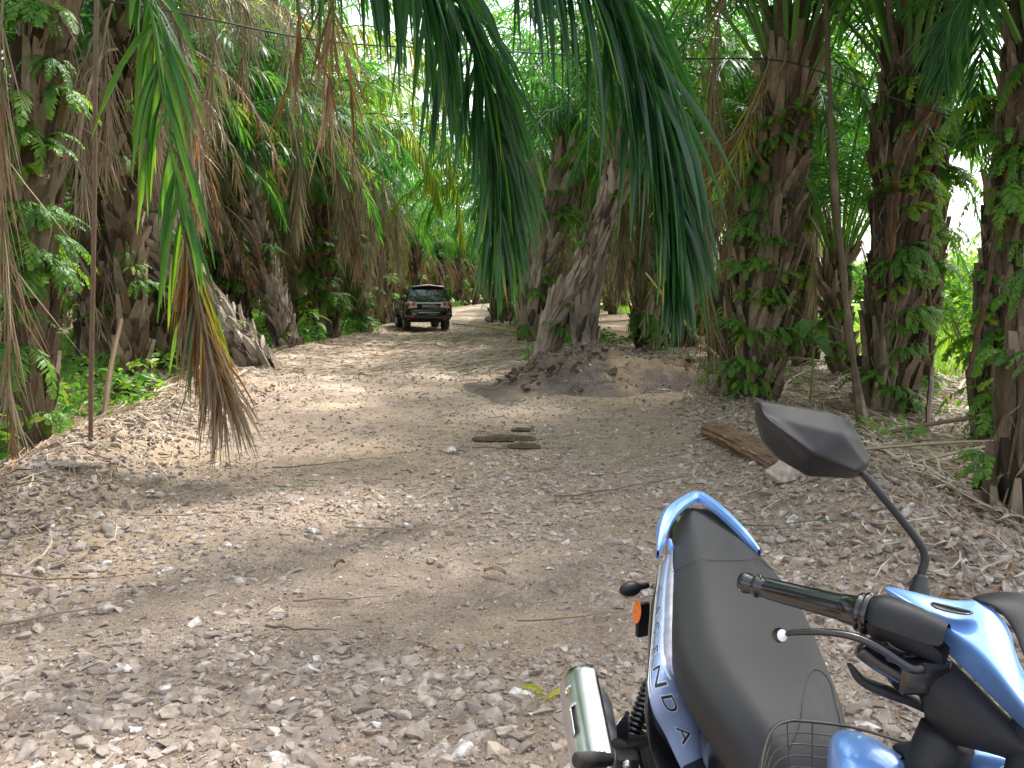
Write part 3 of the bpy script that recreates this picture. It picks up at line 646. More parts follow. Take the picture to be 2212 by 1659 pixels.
# fronds beyond the middle frond; their yellow-green tint carries a painted backlit glow
t5 = rel(P5, at(757, 390, y=30))
for pl, yy in (([(640, 250), (760, 160), (860, 180), (940, 260), (985, 400), (1000, 520)], 24), ([(660, 330), (770, 250), (860, 260), (925, 340), (955, 450)], 25), ([(600, 160), (740, 60), (870, 80), (960, 180), (1010, 320)], 22)):
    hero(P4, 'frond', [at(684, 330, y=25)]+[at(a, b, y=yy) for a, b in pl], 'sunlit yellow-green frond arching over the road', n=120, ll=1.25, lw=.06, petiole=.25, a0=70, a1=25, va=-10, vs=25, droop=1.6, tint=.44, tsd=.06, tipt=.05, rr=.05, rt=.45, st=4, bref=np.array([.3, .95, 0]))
# dry curtain and slanting stalks on the right
tr = at(1690, 60, y=10.9)
hero(R1, 'dead_frond', [tr, at(1590, -40, y=10.4), at(1548, 60, y=10.2), at(1532, 300, y=10.1), at(1522, 560, y=10.), at(1530, 760, y=9.9)], 'curtain of dry brown strands hanging left of the trunk', n=120, ll=1.15, lw=.011, petiole=.16, a0=12, a1=8, va=0, vs=60, droop=1.5, tint=.80, tsd=.08, rr=.02, rt=.82, roll=1.4, bref=np.array([1., 0, 0]), minlen=.8)
hero(R1, 'dead_frond', [tr, at(1610, 260, y=10.2), at(1540, 330, y=10.1), at(1490, 380, y=10.1), at(1465, 470, y=10.)], n=50, ll=.8, lw=.02, petiole=.3, a0=40, a1=20, va=0, vs=40, droop=1.4, tint=.72, tsd=.1, rr=.02, rt=.84, roll=1.2)
hero(R1, 'frond', [tr, at(1590, 330, y=10.), at(1500, 400, y=9.8), at(1420, 450, y=9.7)], n=26, ll=.5, lw=.02, petiole=.3, a0=22, a1=14, va=0, vs=30, droop=.4, tint=.46, tsd=.04, rr=.015, rt=.46)
def stick(name, root, pts, r0, r1, tint, label=None, k=6, squash=1.):
    mb = MB(); P = spline(rel(root, *pts) if root is not None else pts, 40); P[1:-1] += rf.normal(size=(38, 3))*r0*.22; mb.tube(P, np.linspace(r0, r1, 40)*(1+.16*rf.normal(size=40)), k, tint+.03*rf.normal(size=40), squash=squash)
    for i in range(46):
        p = P[rf.integers(1, 39)]; q = rf.normal(size=3)*[.05, .05, .03]+[0, 0, -.06-.14*rf.random()**3]; mb.tube([p, p+q*.5+rf.normal(size=3)*.01, p+q], [.004, .003, .001], 3, tint+.06*rf.normal(), cap=False); o = mb.build(name, [STALK], root)
    if label: o['label'] = label
    return o
stick('hanging_stalk', R1, [tr, at(1695, 135, y=10.35), at(1640, 215, y=10.2), at(1612, 300, y=10.2), at(1590, 420, y=10.2)], .05, .02, .92, 'pale flat frond stalk hanging over the cable', squash=.4)
tr2 = at(1972, 60, y=10.3)
stick('hanging_stalk', R2, [at(1775, -160, y=10.), at(1788, 100, y=9.6), at(1798, 330, y=9.3), at(1818, 560, y=9.1), at(1840, 760, y=8.9), at(1862, 900, y=8.6), at(1892, 1040, y=7.0)], .02, .055, .83, 'long bare stalk slanting to the ground behind the mirror')
stick('hanging_stalk', R2, [tr2, at(2090, 60, y=9.8), at(2030, 200, y=9.6), at(1950, 340, y=9.5), at(1930, 520, y=9.5), at(1915, 700, y=9.5)], .05, .02, .72, 'thick brown stalk crossing in front of the trunk')
stick('hanging_stalk', R2b, [at(2006, 240, y=12.3), at(1998, 400, y=10.9), at(2006, 600, y=10.7), at(2012, 800, y=10.5), at(2000, 985, y=8.4)], .02, .03, .76, 'dark thin stalk hanging right of the trunk')
stick('hanging_stalk', R3, [at(2240, 60, y=8.2), at(2180, 350, y=8.0), at(2150, 520, y=7.9), at(2120, 680, y=7.8), at(2092, 815, y=7.7)], .018, .028, .74, 'stalk ending in a cut tip above the sunlit field')
# green fronds with sky behind on the right
for a_, (rt_, src, pl, yy, ti) in enumerate(((R2, tr2, [(2060, -80), (2110, 0), (2120, 80), (2110, 220), (2090, 300)], 8.6, .10), (R3, at(2250, 20, y=8.2), [(2150, -60), (2080, 0), (2050, 60), (2040, 160)], 8., .14),
      (R2b, at(2006, 200, y=12.3), [(2040, 130), (2090, 180), (2150, 300), (2180, 400)], 11.5, .12), (R2b, at(2006, 200, y=12.3), [(2050, 240), (2130, 290), (2190, 330)], 11.5, .18), 
      (R5, at(1812, 560, y=15), [(1880, 400), (1990, 430), (2080, 560), (2130, 700)], 13.8, .24))):
    hero(rt_, 'frond', [src]+[at(a, b, y=yy) for a, b in pl], n=70, ll=.75, lw=.034, petiole=.15, a0=62, a1=25, va=5, vs=15, droop=.5+.12*a_, tint=ti, tsd=.05, rr=.02, rt=.35, st=4)
# ------------------------------------------------------------------ plantation rows behind
rb = random.Random(11)
POLES = []
for k in range(3):
    me, P, L, rad = trunk_mesh([(0, 0, -.3), (.1*k, .12, 1.6), (.25-.2*k, .1, 3.2), (.2, 0, 4.6)], .30, .27, 60+k, .4, .14, .22, BARK, .8, .35)
    POLES.append((me, P, L, rad))
def back_palm(x, y, sc, label, group, skirt=True):
    me, P, L, rad = POLES[rb.randrange(3)]
    root = empty('oil_palm', (x, y, float(gz(x, y))), label, 'palm tree', group, rb.uniform(0, 6.28)); root.scale = (sc,)*3
    link('trunk', me, root); o = link('crown', CROWNS[rb.randrange(5)], root); o.location = tuple(P[-1]); o.rotation_euler = (0, 0, rb.uniform(0, 6.28))
    if skirt: o = link('dead_fronds', SKIRTS[rb.randrange(3)], root); o.location = tuple(P[-1]); o.rotation_euler = (0, 0, rb.uniform(0, 6.28))
    add_ferns(root, P, L, rad, 7, rb.random(), 1.0, 1.9, face=None)
def far_row():
    for r_i in range(6):                       # left rows
        for c in range(13):
            y = 12+c*7.4+(r_i % 2)*3.7+rb.uniform(-1, 1); x = float(xL(y))-4.6-r_i*6.6+rb.uniform(-.8, .8)
            if x < -.66*y-7 or y > 100: continue
            back_palm(x, y, rb.uniform(.92, 1.12), 'palm in the shaded rows deep in the plantation left of the road', 'palms in the back rows on the left')
    for c in range(9):                         # left road edge beyond the car
        y = 45+c*6.2; x = float(xL(y))-1.2+rb.uniform(-.4, .4)
        back_palm(x, y, 1., 'distant palm standing along the left road edge behind the car', 'far palms along the left road edge')
    for c in range(12):                        # right road edge
        y = 26+c*6.5; x = float(xR(y))+2.2+rb.uniform(-.5, .5)
        back_palm(x, y, rb.uniform(.9, 1.05), 'distant palm standing along the right road edge beyond the heap', 'far palms along the right road edge')
    for c in range(9):
        y = 24+c*7.5; x = float(xR(y))+8.0+rb.uniform(-.8, .8)
        back_palm(x, y, rb.uniform(.85, 1.), 'palm in the thin second row right of the road', 'palms in the second row on the right', True)
    for x, y in ((24.5, 36), (15, 45), (21, 62)):
        back_palm(x, y, .85, 'palm standing alone beside the sunny field on the right', 'palms beside the sunny field', False)
far_row()
for x, y in ((-7.6, 18.2), (-9.8, 22.5), (-8.8, 27), (-11.5, 31), (-8.6, 36), (4.9, 24), (5.6, 31), (3.2, 36), (2.4, 42), (4.5, 52), (3.5, 62), (-8.4, 44), (-10.5, 40)):
    back_palm(x, y, rb.uniform(.95, 1.15), 'palm filling the dark gaps just behind the front row along the track', 'palms just behind the front rows')
for x, y in ((-8.4, 2.5), (12.5, 7.5)):
    back_palm(x, y, 1., 'palm standing beside the camera just outside the picture', 'palms outside the picture')
# a few behind and beside the camera whose crowns shade it
for x, y in ((-4.5, -5), (4.6, -3.5), (5.8, 2.0), (-6, 1)):
    pass

# ------------------------------------------------------------------ motorcycle
def xc(y): return float(np.interp(y, [.5, .85, 1.22, 1.53, 2.14, 2.5], [.52, .50, .44, .455, .51, .535]))
def BB(y, dx, z): return np.array([xc(y)+dx+.16*(z-.76), y, z])
def atyz(px, y, z):
    dp = y*math.cos(PITCH)+(CAMZ-z)*math.sin(PITCH); return np.array([(px-CX)/FPX*dp, y, z])
def motorcycle():
    O = np.array([.40, 1.55, float(gz(.4, 1.55))])
    root = empty('motorcycle', O, 'blue and black underbone motorcycle parked on the gravel at the lower right', 'motorcycle')
    rr = lambda p: np.array(p, float)-O
    def part(mb, name, mats, parent=root, smooth=True, sub=0, bev=0, sol=0, label=None):
        for k in range(len(mb.v)): mb.v[k] = mb.v[k]-(O if parent is not None else 0)
        o = mb.build(name, mats, parent, smooth)
        if sol: solid(o, sol)
        if bev: bevel(o, bev)
        if sub: subsurf(o, sub)
        if label: o['label'] = label
        return o
    # seat
    st = [(1112, 1484, 1530, .805), (1116, 1470, 1550, .812), (1130, 1462, 1572, .81), (1150, 1457, 1602, .808), (1180, 1453, 1632, .803), (1220, 1450, 1670, .797), (1270, 1449, 1712, .788), (1331, 1449, 1756, .778),
          (1400, 1456, 1782, .765), (1460, 1484, 1808, .755), (1530, 1535, 1834, .742), (1600, 1590, 1846, .722), (1680, 1640, 1852, .69), (1790, 1690, 1850, .63)]
    rows = []
    prof = [(-.74, -.105), (-.97, -.08), (-1.04, -.045), (-.99, -.018), (-.82, -.006), (-.56, .014), (-.3, .010), (0, .009), (.3, .010), (.56, .014), (.82, -.006), (.99, -.018), (1.04, -.045), (.97, -.08), (.74, -.105)]
    for i, (py, l, r, z) in enumerate(st):
        a, b = at(l, py, z=z-.02), at(r, py, z=z-.02); c = (a+b)/2; h = (b-a)[0]/2; k = (.5 if i == 0 else 1)
        rows.append([[c[0]+h*u*.97+.16*dz, c[1], z+dz*k+(-.02 if i == 0 else 0)] for u, dz in prof])
    mb = MB(); mb.grid(rows); part(mb, 'seat', SEATM, sub=2)
    mb = MB()                                        # stitched seam lines on the vinyl
    G = np.array(rows)
    for row_i, lo_i, hi_i in ((5.4, 3, 11),):
        i = int(row_i); f = row_i-i; pts = (G[i]*(1-f)+G[i+1]*f)[lo_i:hi_i+1]+[0, 0, .0035]; mb.tube(spline(pts-[0, 0, .0018], 24), .0008, 4, cap=False)
    def onseat(px_, py_):
        pv = [q[0] for q in st]; f = np.interp(py_, pv, np.arange(len(st))); i = min(int(f), len(st)-2); l = np.interp(py_, pv, [q[1] for q in st]); r = np.interp(py_, pv, [q[2] for q in st]); u = np.clip((px_-(l+r)/2)/((r-l)/2), -1, 1)
        us = [q[0] for q in prof]; row = G[i]*(1-(f-i))+G[i+1]*(f-i); xs_ = np.linspace(0, len(prof)-1, 200); uu = np.interp(xs_, np.arange(len(prof)), us); ok = (xs_ > 2) & (xs_ < len(prof)-3); k = xs_[ok][np.argmin(abs(uu[ok]-u))]
        return np.array([np.interp(k, np.arange(len(prof)), row[:, c_]) for c_ in range(3)])+[0, 0, .0005]
    mb.tube(spline([onseat(a, b) for a, b in ((1700, 1660), (1724, 1600), (1732, 1545), (1748, 1495), (1772, 1472), (1796, 1482), (1812, 1530), (1822, 1590))], 40), .0009, 4, cap=False)
    part(mb, 'stitching', RUBBER)
    # tail section under the seat
    mb = MB(); rows = []
    for y, h, z1, z0 in ((2.50, .02, .74, .70), (2.47, .045, .77, .68), (2.40, .07, .78, .65), (2.3, .085, .775, .62), (2.0, .085, .74, .58), (1.6, .078, .69, .52), (1.3, .075, .62, .45)):
        rows.append([BB(y, dx, z) for dx, z in ((-h*.5, z0), (-h, (z0+z1)/2), (-h*.9, z1-.02), (0, z1), (h*.9, z1-.02), (h, (z0+z1)/2), (h*.5, z0))])
    mb.grid(rows); part(mb, 'tail_body', BLACKP, sub=1)
    mb = MB(); mb.box(BB(2.50, 0, .68), (.035, .03, .02)); part(mb, 'tail_light', REDL, bev=.006)
    mb = MB(); mb.tube(spline([BB(2.40, .01, .80), BB(2.43, -.02, .80), BB(2.38, -.05, .79), BB(2.30, -.06, .78)], 12), [.012]*4+[.009]*8, 8, squash=.5); part(mb, 'tail_trim', CHROME)
    # blue grab rail
    rl = [((1421, 1195), .795), ((1432, 1140), .825), ((1448, 1104), .845), ((1478, 1080), .852), ((1508, 1069), .856), ((1534, 1082), .852), ((1566, 1108), .845), ((1602, 1144), .83), ((1624, 1170), .815), ((1640, 1194), .80)]
    P = spline([at(*p, z=z) for p, z in rl], 48); T = nrm(np.gradient(P, axis=0)); S = nrm(np.cross(T, [0, 0, 1.]))
    w = np.interp(np.linspace(0, 1, 48), [0, .08, .22, .4, .5, .75, 1], [.003, .013, .019, .017, .016, .010, .004])[:, None]
    mb = MB(); mb.grid(np.stack([P-S*w*1.0-[0, 0, .012], P-S*w-[0, 0, .0], P-S*w*.35+[0, 0, .009], P+S*w*.55+[0, 0, .007], P+S*w-[0, 0, .002], P+S*w-[0, 0, .014], P-S*w-[0, 0, .0121]], 1))
    part(mb, 'grab_rail', BLUE, smooth=False, bev=.0015)
    mb = MB(); mb.tube([at(1445, 1165, z=.80), at(1450, 1190, z=.77), at(1458, 1215, z=.74)], [.006, .009, .007], 8); part(mb, 'rail_bracket', BLUE)
    # side covers
    SR = [  # py, inner, band top, band bottom, outer, z
        (1185, 1453, 1449, 1425, 1419, .775), (1261, 1449, 1439, 1415, 1403, .765), (1327, 1447, 1436, 1409, 1400, .75), (1399, 1451, 1434, 1402, 1396, .73), (1437, 1463, 1447, 1400, 1394, .71),
        (1484, 1488, 1476, 1411, 1401, .67), (1532, 1506, 1500, 1437, 1413, .62), (1594, 1521, 1517, 1466, 1432, .56), (1659, 1533, 1530, 1499, 1454, .50), (1740, 1548, 1546, 1530, 1485, .43), (1850, 1570, 1568, 1555, 1520, .36)]
    A = []
    for py, i_, bt, bb_, o_, z in SR:
        y = at(i_, py, z=z)[1]; k = 1.0
        A.append([atyz(i_+6, y, z+.006), atyz(i_, y, z+.002), atyz(bt, y-.005, z-.006), atyz((bt+bb_)/2, y-.01, z-.022), atyz(bb_, y-.015, z-.044), atyz(o_+2, y-.02, z-.06), atyz(o_, y-.02, z-.085), atyz(o_+5, y-.01, z-.12), atyz(o_+22, y, z-.16)])
    A = np.array(A); n0 = len(A); fine = np.array([spline(A[:, j], 60) for j in range(9)]).transpose(1, 0, 2)
    def mirror_side(G):
        M = G.copy(); 
        cx_ = np.vectorize(xc)(G[..., 1])+.16*(G[..., 2]-.76); M[..., 0] = 2*cx_-G[..., 0]-.05; M[..., 2] -= .03; return M
    for G_, nm in ((fine, 'side_cover'), (mirror_side(fine), 'side_cover')):
        mb = MB(); mb.grid(G_[:, 0:3], m=0); mb.grid(G_[:, 2:5], m=1); mb.grid(G_[:, 4:9], m=2)
        sc_ = part(mb, nm, [PALEP, PALEB, BLACKP], smooth=True, sol=.003)
        if G_ is fine: SC_R = sc_
    mb = MB(); a = fine[:, 2]*.90+fine[:, 4]*.10; b = fine[:, 2]*.84+fine[:, 4]*.16; c_ = fine[:, 2]*.12+fine[:, 4]*.88; d_ = fine[:, 2]*.05+fine[:, 4]*.95
    up = np.array([-.0025, -.001, .003])
    mb.grid(np.stack([c_+up, d_+up], 1)); c2 = fine[:, 2]*.22+fine[:, 4]*.78; c3 = fine[:, 2]*.17+fine[:, 4]*.83; mb.grid(np.stack([c2+up, c3+up], 1)); mb.grid(np.stack([a+up, b+up], 1)); part(mb, 'pinstripe', WHITEP, SC_R)
    SC_R.children[0].matrix_parent_inverse = Matrix.Identity(4)
    # lettering along the blue band, one mesh
    dg_pts = []
    def glyph(ch, grow):
        cu = bpy.data.curves.new('g', 'FONT'); cu.body = ch; cu.align_x = 'CENTER'; cu.align_y = 'CENTER'; cu.shear = .25; cu.offset = grow; cu.resolution_u = 3
        ob = bpy.data.objects.new('g', cu); COL.objects.link(ob); bpy.context.view_layer.update()
        me = bpy.data.meshes.new_from_object(ob.evaluated_get(bpy.context.evaluated_depsgraph_get())); bpy.data.objects.remove(ob); bpy.data.curves.remove(cu)
        V = np.array([v.co[:] for v in me.vertices]); F = []
        bm = bmesh.new(); bm.from_mesh(me); bmesh.ops.triangulate(bm, faces=bm.faces); F = np.array([[v.index for v in f.verts] for f in bm.faces]); V = np.array([v.co[:] for v in bm.verts]); bm.free(); bpy.data.meshes.remove(me)
        V = V-(V.max(0)+V.min(0))/2
        return V, F
    pys = np.array([s[0] for s in SR], float); rowp = np.linspace(0, n0-1, 60)
    mid = fine[:, 2]*.52+fine[:, 4]*.48
    mbw, mbd = MB(), MB()
    for ch, cy_ in (('L', 540), ('A', 622), ('G', 708), ('E', 805), ('N', 918), ('D', 1035), ('A', 1170)):
        py = 995+cy_*.475; f = np.interp(np.interp(py, pys, np.arange(n0)), rowp, np.arange(60)); i = int(f)
        p = mid[i]*(1-(f-i))+mid[min(i+1, 59)]*(f-i); al = nrm(mid[min(i+2, 59)]-mid[max(i-2, 0)]); upv = fine[i, 2]-fine[i, 4]; bw = np.linalg.norm(upv)
        upv = nrm(upv-al*(al@upv)); nn = np.cross(al, upv); hgt = min(bw*.56, .0235); wd_ = .046
        arc_ = np.concatenate([[0], np.cumsum(np.linalg.norm(np.diff(mid, axis=0), axis=1))]); s0 = np.interp(f, np.arange(60), arc_)
        for grow, m_, off in ((.045, mbw, .0032), (0., mbd, .0042)):
            V, F = glyph(ch, grow); ii = np.interp(s0+V[:, 0]*wd_/.75, arc_, np.arange(60)); q = .5-V[:, 1]*hgt/.73/bw
            def on(c_): return np.stack([np.interp(ii, np.arange(60), fine[:, c_, k_]) for k_ in range(3)], -1)
            a2, a3, a4 = on(2), on(3), on(4); q = q[:, None]; P_ = np.where(q < .5, a2+(a3-a2)*q*2, a3+(a4-a3)*(q-.5)*2)
            m_.add(P_+nn*off, None, F)
    part(mbw, 'lettering', WHITEP, SC_R, smooth=False, label='pale outline of the model lettering'); part(mbd, 'lettering', DARKP, SC_R, smooth=False, label='dark lettering on the side cover')
    # signal and reflector
    mb = MB(); c0 = at(1362, 1272, y=2.02); c1 = at(1400, 1264, y=2.05); ax = nrm(c1-c0)
    mb.lathe(c0-ax*.034, ax, [(0, .001), (.003, .007), (.010, .013), (.022, .018), (.036, .020), (.05, .017), (.060, .011), (.066, .008), (.09, .008)], 22); sg = part(mb, 'turn_signal', BLACKM)
    mb = MB(); mb.lathe(c0-ax*.028+[0, .012, 0], ax, [(0, .001), (.01, .012), (.024, .017), (.04, .014), (.05, .001)], 14); part(mb, 'lens', AMBER, sg)
    M2 = mirror_side(np.array([c0, c1])); mb = MB(); ax2 = nrm(M2[1]-M2[0]); mb.lathe(M2[0]-ax2*.034, ax2, [(0, .001), (.006, .010), (.018, .018), (.034, .020), (.05, .016), (.062, .009), (.085, .008)], 18); part(mb, 'turn_signal', BLACKM)
    mb = MB(); c0 = at(1378, 1321, y=2.03); nrm_v = nrm(np.array([-.75, -.6, .1])); Bx = nrm(np.cross(nrm_v, [0, 0, 1.])); Ux = np.cross(Bx, nrm_v)
    th = np.linspace(0, 2*np.pi, 20, endpoint=False); ring = c0+np.cos(th)[:, None]*Bx*.014+np.sin(th)[:, None]*Ux*.030
    mb.add(np.vstack([ring+nrm_v*.004, [c0+nrm_v*.007]]), None, [[i, (i+1) % 20, 20] for i in range(20)]); part(mb, 'reflector', AMBER)
    mb = MB(); mb.box(at(1388, 1338, y=2.055), (.018, .008, .045), np.array(Matrix.Rotation(.4, 3, 'Z'))); mb.tube([at(1388, 1330, y=2.06), BB(2.1, -.05, .55)], .012, 6); part(mb, 'reflector_bracket', BLACKM, bev=.004)
    # rear wheel, mudguard, shock, swing arm
    def wheel(c, hd, name, r_=.288, w_=.040):
        hd = nrm(np.array(hd, float)); ax = nrm(np.cross(hd, [0, 0, 1.])+np.array([0, 0, .12]))
        prof = [(-w_, r_-.055), (-w_*1.0, r_-.03), (-w_*.8, r_-.010), (-w_*.4, r_), (0, r_+.003), (w_*.4, r_), (w_*.8, r_-.010), (w_, r_-.03), (w_, r_-.055), (w_*.6, r_-.062), (-w_*.6, r_-.062), (-w_, r_-.055)]
        mb = MB(); mb.lathe(c, ax, prof, 56); ty = part(mb, name, RUBBER, smooth=True)
        mb = MB(); mb.lathe(c, ax, [(-.026, r_-.06), (-.026, r_-.07), (-.018, r_-.078), (.018, r_-.078), (.026, r_-.07), (.026, r_-.06)], 56); mb.lathe(c, ax, [(-.05, .03), (-.045, .055), (.045, .055), (.05, .03)], 24)
        N_ = np.cross(ax, [0, 0, 1.]); N_ = nrm(N_); U_ = np.cross(N_, ax)
        for k in range(5):
            a_ = k*2*math.pi/5; d_ = math.cos(a_)*N_+math.sin(a_)*U_; mb.tube([c+d_*.04, c+d_*(r_-.07)], [.018, .012], 6, squash=.5)
        part(mb, 'rim', BLACKP, ty); return ty
    wc = BB(1.98, 0, .29); wheel(wc, (-.05, -1, 0), 'rear_wheel')
    mb = MB(); rows = []
    for a_ in np.linspace(20, 150, 14):
        a_ = math.radians(a_); rad = .33; y = 1.98+rad*math.cos(a_); z = .29+rad*math.sin(a_)+.02; rows.append([BB(y, d, z-abs(d)*.5) for d in (-.06, -.05, -.02, 0, .02, .05, .06)])
    mb.grid(rows); part(mb, 'rear_mudguard', BLACKM, sol=.004)
    def coil(a, b, r0, turns, rw, mb):
        a, b = np.array(a), np.array(b); n_ = turns*14; t = np.linspace(0, 1, n_); ax = nrm(b-a); B = nrm(np.cross(ax, [1, .2, 0])); N_ = np.cross(ax, B)
        P = a+(b-a)*t[:, None]+r0*(np.cos(t*turns*2*np.pi)[:, None]*B+np.sin(t*turns*2*np.pi)[:, None]*N_); mb.tube(P, rw, 6)
    for sgn in (-1, 1):
        a_, b_ = (at(1408, 1482, y=1.86), at(1366, 1600, y=1.80)) if sgn < 0 else mirror_side(np.array([at(1408, 1482, y=1.86), at(1366, 1600, y=1.80)]))
        mb = MB(); mb.tube([a_, b_], .012, 10); mb.tube([a_+(b_-a_)*.9, b_+(b_-a_)*.15], .02, 10); mb.tube([a_-(b_-a_)*.15, a_+(b_-a_)*.12], .02, 10); sh = part(mb, 'shock_absorber', BLACKM)
        mb = MB(); coil(a_, b_, .021, 11, .0048, mb); part(mb, 'spring', BLACKP, sh)
        mb = MB(); mb.tube([b_+(b_-a_)*.15, BB(1.95, sgn*.09, .29), BB(1.45, sgn*.09, .33)], .018, 8, squash=1.4); part(mb, 'swing_arm', BLACKM)
    # exhaust
    e0, e1 = at(1264, 1484, y=1.95), at(1302, 1690, y=1.66); ax = nrm(e1-e0); Ln = np.linalg.norm(e1-e0)
    mb = MB(); mb.lathe(e0, ax, [(.07, .0), (.07, .018), (.045, .020), (.045, .040), (.055, .052), (.075, .055), (Ln+.10, .050), (Ln+.2, .025)], 28)
    mb.tube(spline([e1+ax*.2, BB(1.35, -.16, .22), BB(1.1, -.12, .2), BB(.98, -.03, .3), BB(.97, 0, .4)], 20), .016, 10, tint=0)
    ex = part(mb, 'exhaust', GREYM)
    Bx = nrm(np.cross(ax, [0, 0, 1.])); Nx = np.cross(Bx, ax); Nx = Nx*np.sign(Nx[2]); Bx = Bx*np.sign(-Bx[0])
    mb = MB(); ths = np.radians(np.linspace(112, -30, 26)); us = np.linspace(-.012, .30, 40); V, idx, Q = [], {}, []
    for i, u in enumerate(us):
        rr_ = .063 if .0 < u < .29 else .058
        for j, t_ in enumerate(ths): V.append(e0+ax*u+rr_*(np.cos(t_)*Bx*1.0+np.sin(t_)*Nx))
    V = np.array(V)
    for i in range(39):
        for j in range(25):
            u = us[i]; f = j/25
            slot = (.115 < u < .20 and .40 < f < .52) or ((u-.055)**2/.012**2+(f-.50)**2/.05**2 < 1)
            if not slot: Q.append([i*26+j, i*26+j+1, (i+1)*26+j+1, (i+1)*26+j])
    mb.add(V, Q); part(mb, 'heat_shield', CHROME, ex, sol=.002)
    # foot pegs and brackets
    pg = at(1290, 1644, y=1.56)
    mb = MB(); p0, p1 = at(1246, 1642, y=1.55), at(1338, 1640, y=1.60); ax = nrm(p1-p0)
    mb.lathe(p0, ax, [(-.004, .001), (-.004, .012), (0, .016)]+[(i*.006+.004*(i % 2), .0165 if i % 2 else .0145) for i in range(1, 13)]+[(.085, .012)], 16); part(mb, 'foot_peg', RUBBER)
    M2 = mirror_side(np.array([p0, p1])); mb = MB(); mb.tube(M2, .016, 12); part(mb, 'foot_peg', RUBBER)
    mb = MB(); q = [at(a, b, y=1.63) for a, b in ((1331, 1568), (1348, 1546), (1356, 1548), (1356, 1600), (1352, 1606), (1334, 1602))]
    V = np.array(q+[p+np.array([.006, .02, 0]) for p in q]); F = [[i, (i+1) % 6, (i+1) % 6+6, i+6] for i in range(6)]; mb.add(V, F, [[0, 1, 2], [0, 2, 3], [0, 3, 4], [0, 4, 5]]); part(mb, 'heel_guard', BLACKP, smooth=False)
    mb = MB(); mb.tube([at(1338, 1610, y=1.62), at(1362, 1600, y=1.66), at(1400, 1600, y=1.72), BB(1.7, -.10, .5)], [.022, .022, .018, .016], 8, squash=.6); mb.box(at(1354, 1660, y=1.58), (.022, .02, .03)); pb = part(mb, 'peg_bracket', BLACKM, bev=.003)
    mb = MB(); mb.lathe(at(1356, 1652, y=1.545), (-.3, -1, .2), [(0, .010), (.006, .010), (.008, .001)], 12); part(mb, 'bolt', SILVER, pb)
    # engine, frame, floor, side stand (mostly below the picture)
    mb = MB(); mb.box(BB(1.25, 0, .33), (.11, .19, .10)); mb.lathe(BB(1.0, 0, .38), (0, -1, .2), [(-.05, .07)]+[(i*.014, .075 if i % 2 else .06) for i in range(12)]+[(.17, .05)], 16); mb.lathe(BB(1.2, -.11, .32), (-1, 0, 0), [(0, .09), (.03, .085), (.035, .01)], 20); part(mb, 'engine', GREYM, smooth=False, bev=.01)
    mb = MB(); mb.tube(spline([BB(.92, 0, .9), BB(1.0, 0, .62), BB(1.25, 0, .50), BB(1.6, 0, .58), BB(2.2, 0, .66)], 20), .032, 8); part(mb, 'frame', BLACKM)
    mb = MB(); rows = []
    for y, z, h in ((.95, .86, .06), (1.02, .72, .07), (1.12, .58, .09), (1.25, .50, .10), (1.4, .50, .11), (1.6, .56, .12)): rows.append([BB(y, dx, zz) for dx, zz in ((-h*1.1, z-.16), (-h, z-.03), (-h*.5, z), (h*.5, z), (h, z-.03), (h*1.1, z-.16))])
    mb.grid(rows); part(mb, 'centre_cover', BLACKM, sub=1)
    mb = MB(); mb.tube([BB(1.35, .1, .26), BB(1.3, .22, .01)], .010, 8); mb.box(BB(1.3, .23, .006), (.03, .02, .005)); part(mb, 'side_stand', BLACKM)
    # steering assembly
    Go, Gi = at(1606, 1258, y=1.09), at(1872, 1326, y=.985); bar = nrm(Gi-Go); C = Go+bar*.355; C[2] = Gi[2]
    nH = nrm(np.array([bar[0], bar[1], 0]))
    def flip(V): V = np.asarray(V, float); return V-2*((V-C)@nH)[..., None]*nH
    gl = np.linalg.norm(Gi-Go)
    grip = [(-.004, .004), (-.004, .0125), (.004, .0145), (.012, .0125), (.018, .012), (.019, .0155), (.023, .0155), (.024, .0125), (.028, .0135), (.032, .0125), (.034, .0142), (gl*.80, .0165), (gl*.81, .0175), (gl*.93, .0195), (gl*.94, .0235), (gl*.96, .0245), (gl*.975, .0215), (gl*.985, .0215), (gl*.99, .0265), (gl*1.02, .0275), (gl*1.035, .0235)]
    mb = MB(); mb.lathe(Go, bar, grip, 28); part(mb, 'handle_grip', BLACKP)
    mb = MB(); mb.lathe(flip(Go), nrm(flip(Gi)-flip(Go)), grip, 20); part(mb, 'handle_grip', BLACKP)
    def px(g): return [[at(*c) if len(c) == 2 else at(c[0], c[1], y=c[2]) for c in row] for row in g]
    mb = MB(); hb = Gi+bar*.006
    Uh = np.array([0, 0, 1.]); Fh = nrm(np.cross(bar, Uh)); Uh = np.cross(Fh, bar)
    rows = []
    for u, a_, b_, c_ in ((0, .024, .024, 0), (.008, .030, .030, 0), (.03, .031, .031, -.002), (.055, .028, .030, -.005), (.085, .02, .026, -.012)):
        rows.append([hb+bar*u+Fh*a_*math.cos(t)+Uh*(b_*math.sin(t)+c_) for t in np.linspace(0, 2*np.pi, 13)])
    mb.grid(rows); part(mb, 'switch_housing', BLACKM, sub=1)
    mb = MB(); lv = spline([at(1690, 1371, y=1.0), at(1720, 1366, y=.99), at(1790, 1366, y=.965), at(1850, 1377, y=.95), at(1905, 1402, y=.94), at(1965, 1440, y=.93), at(1990, 1440, y=.93)], 30)
    mb.tube(lv, np.interp(np.linspace(0, 1, 30), [0, .1, .5, 1], [.0042, .0045, .0065, .010]), 10, squash=.75); mb.lathe(at(1684, 1372, y=1.0), (.3, -1, .35), [(-.010, .001), (-.008, .007), (0, .0095), (.006, .0082)], 18); lvr = part(mb, 'brake_lever', BLACKP)
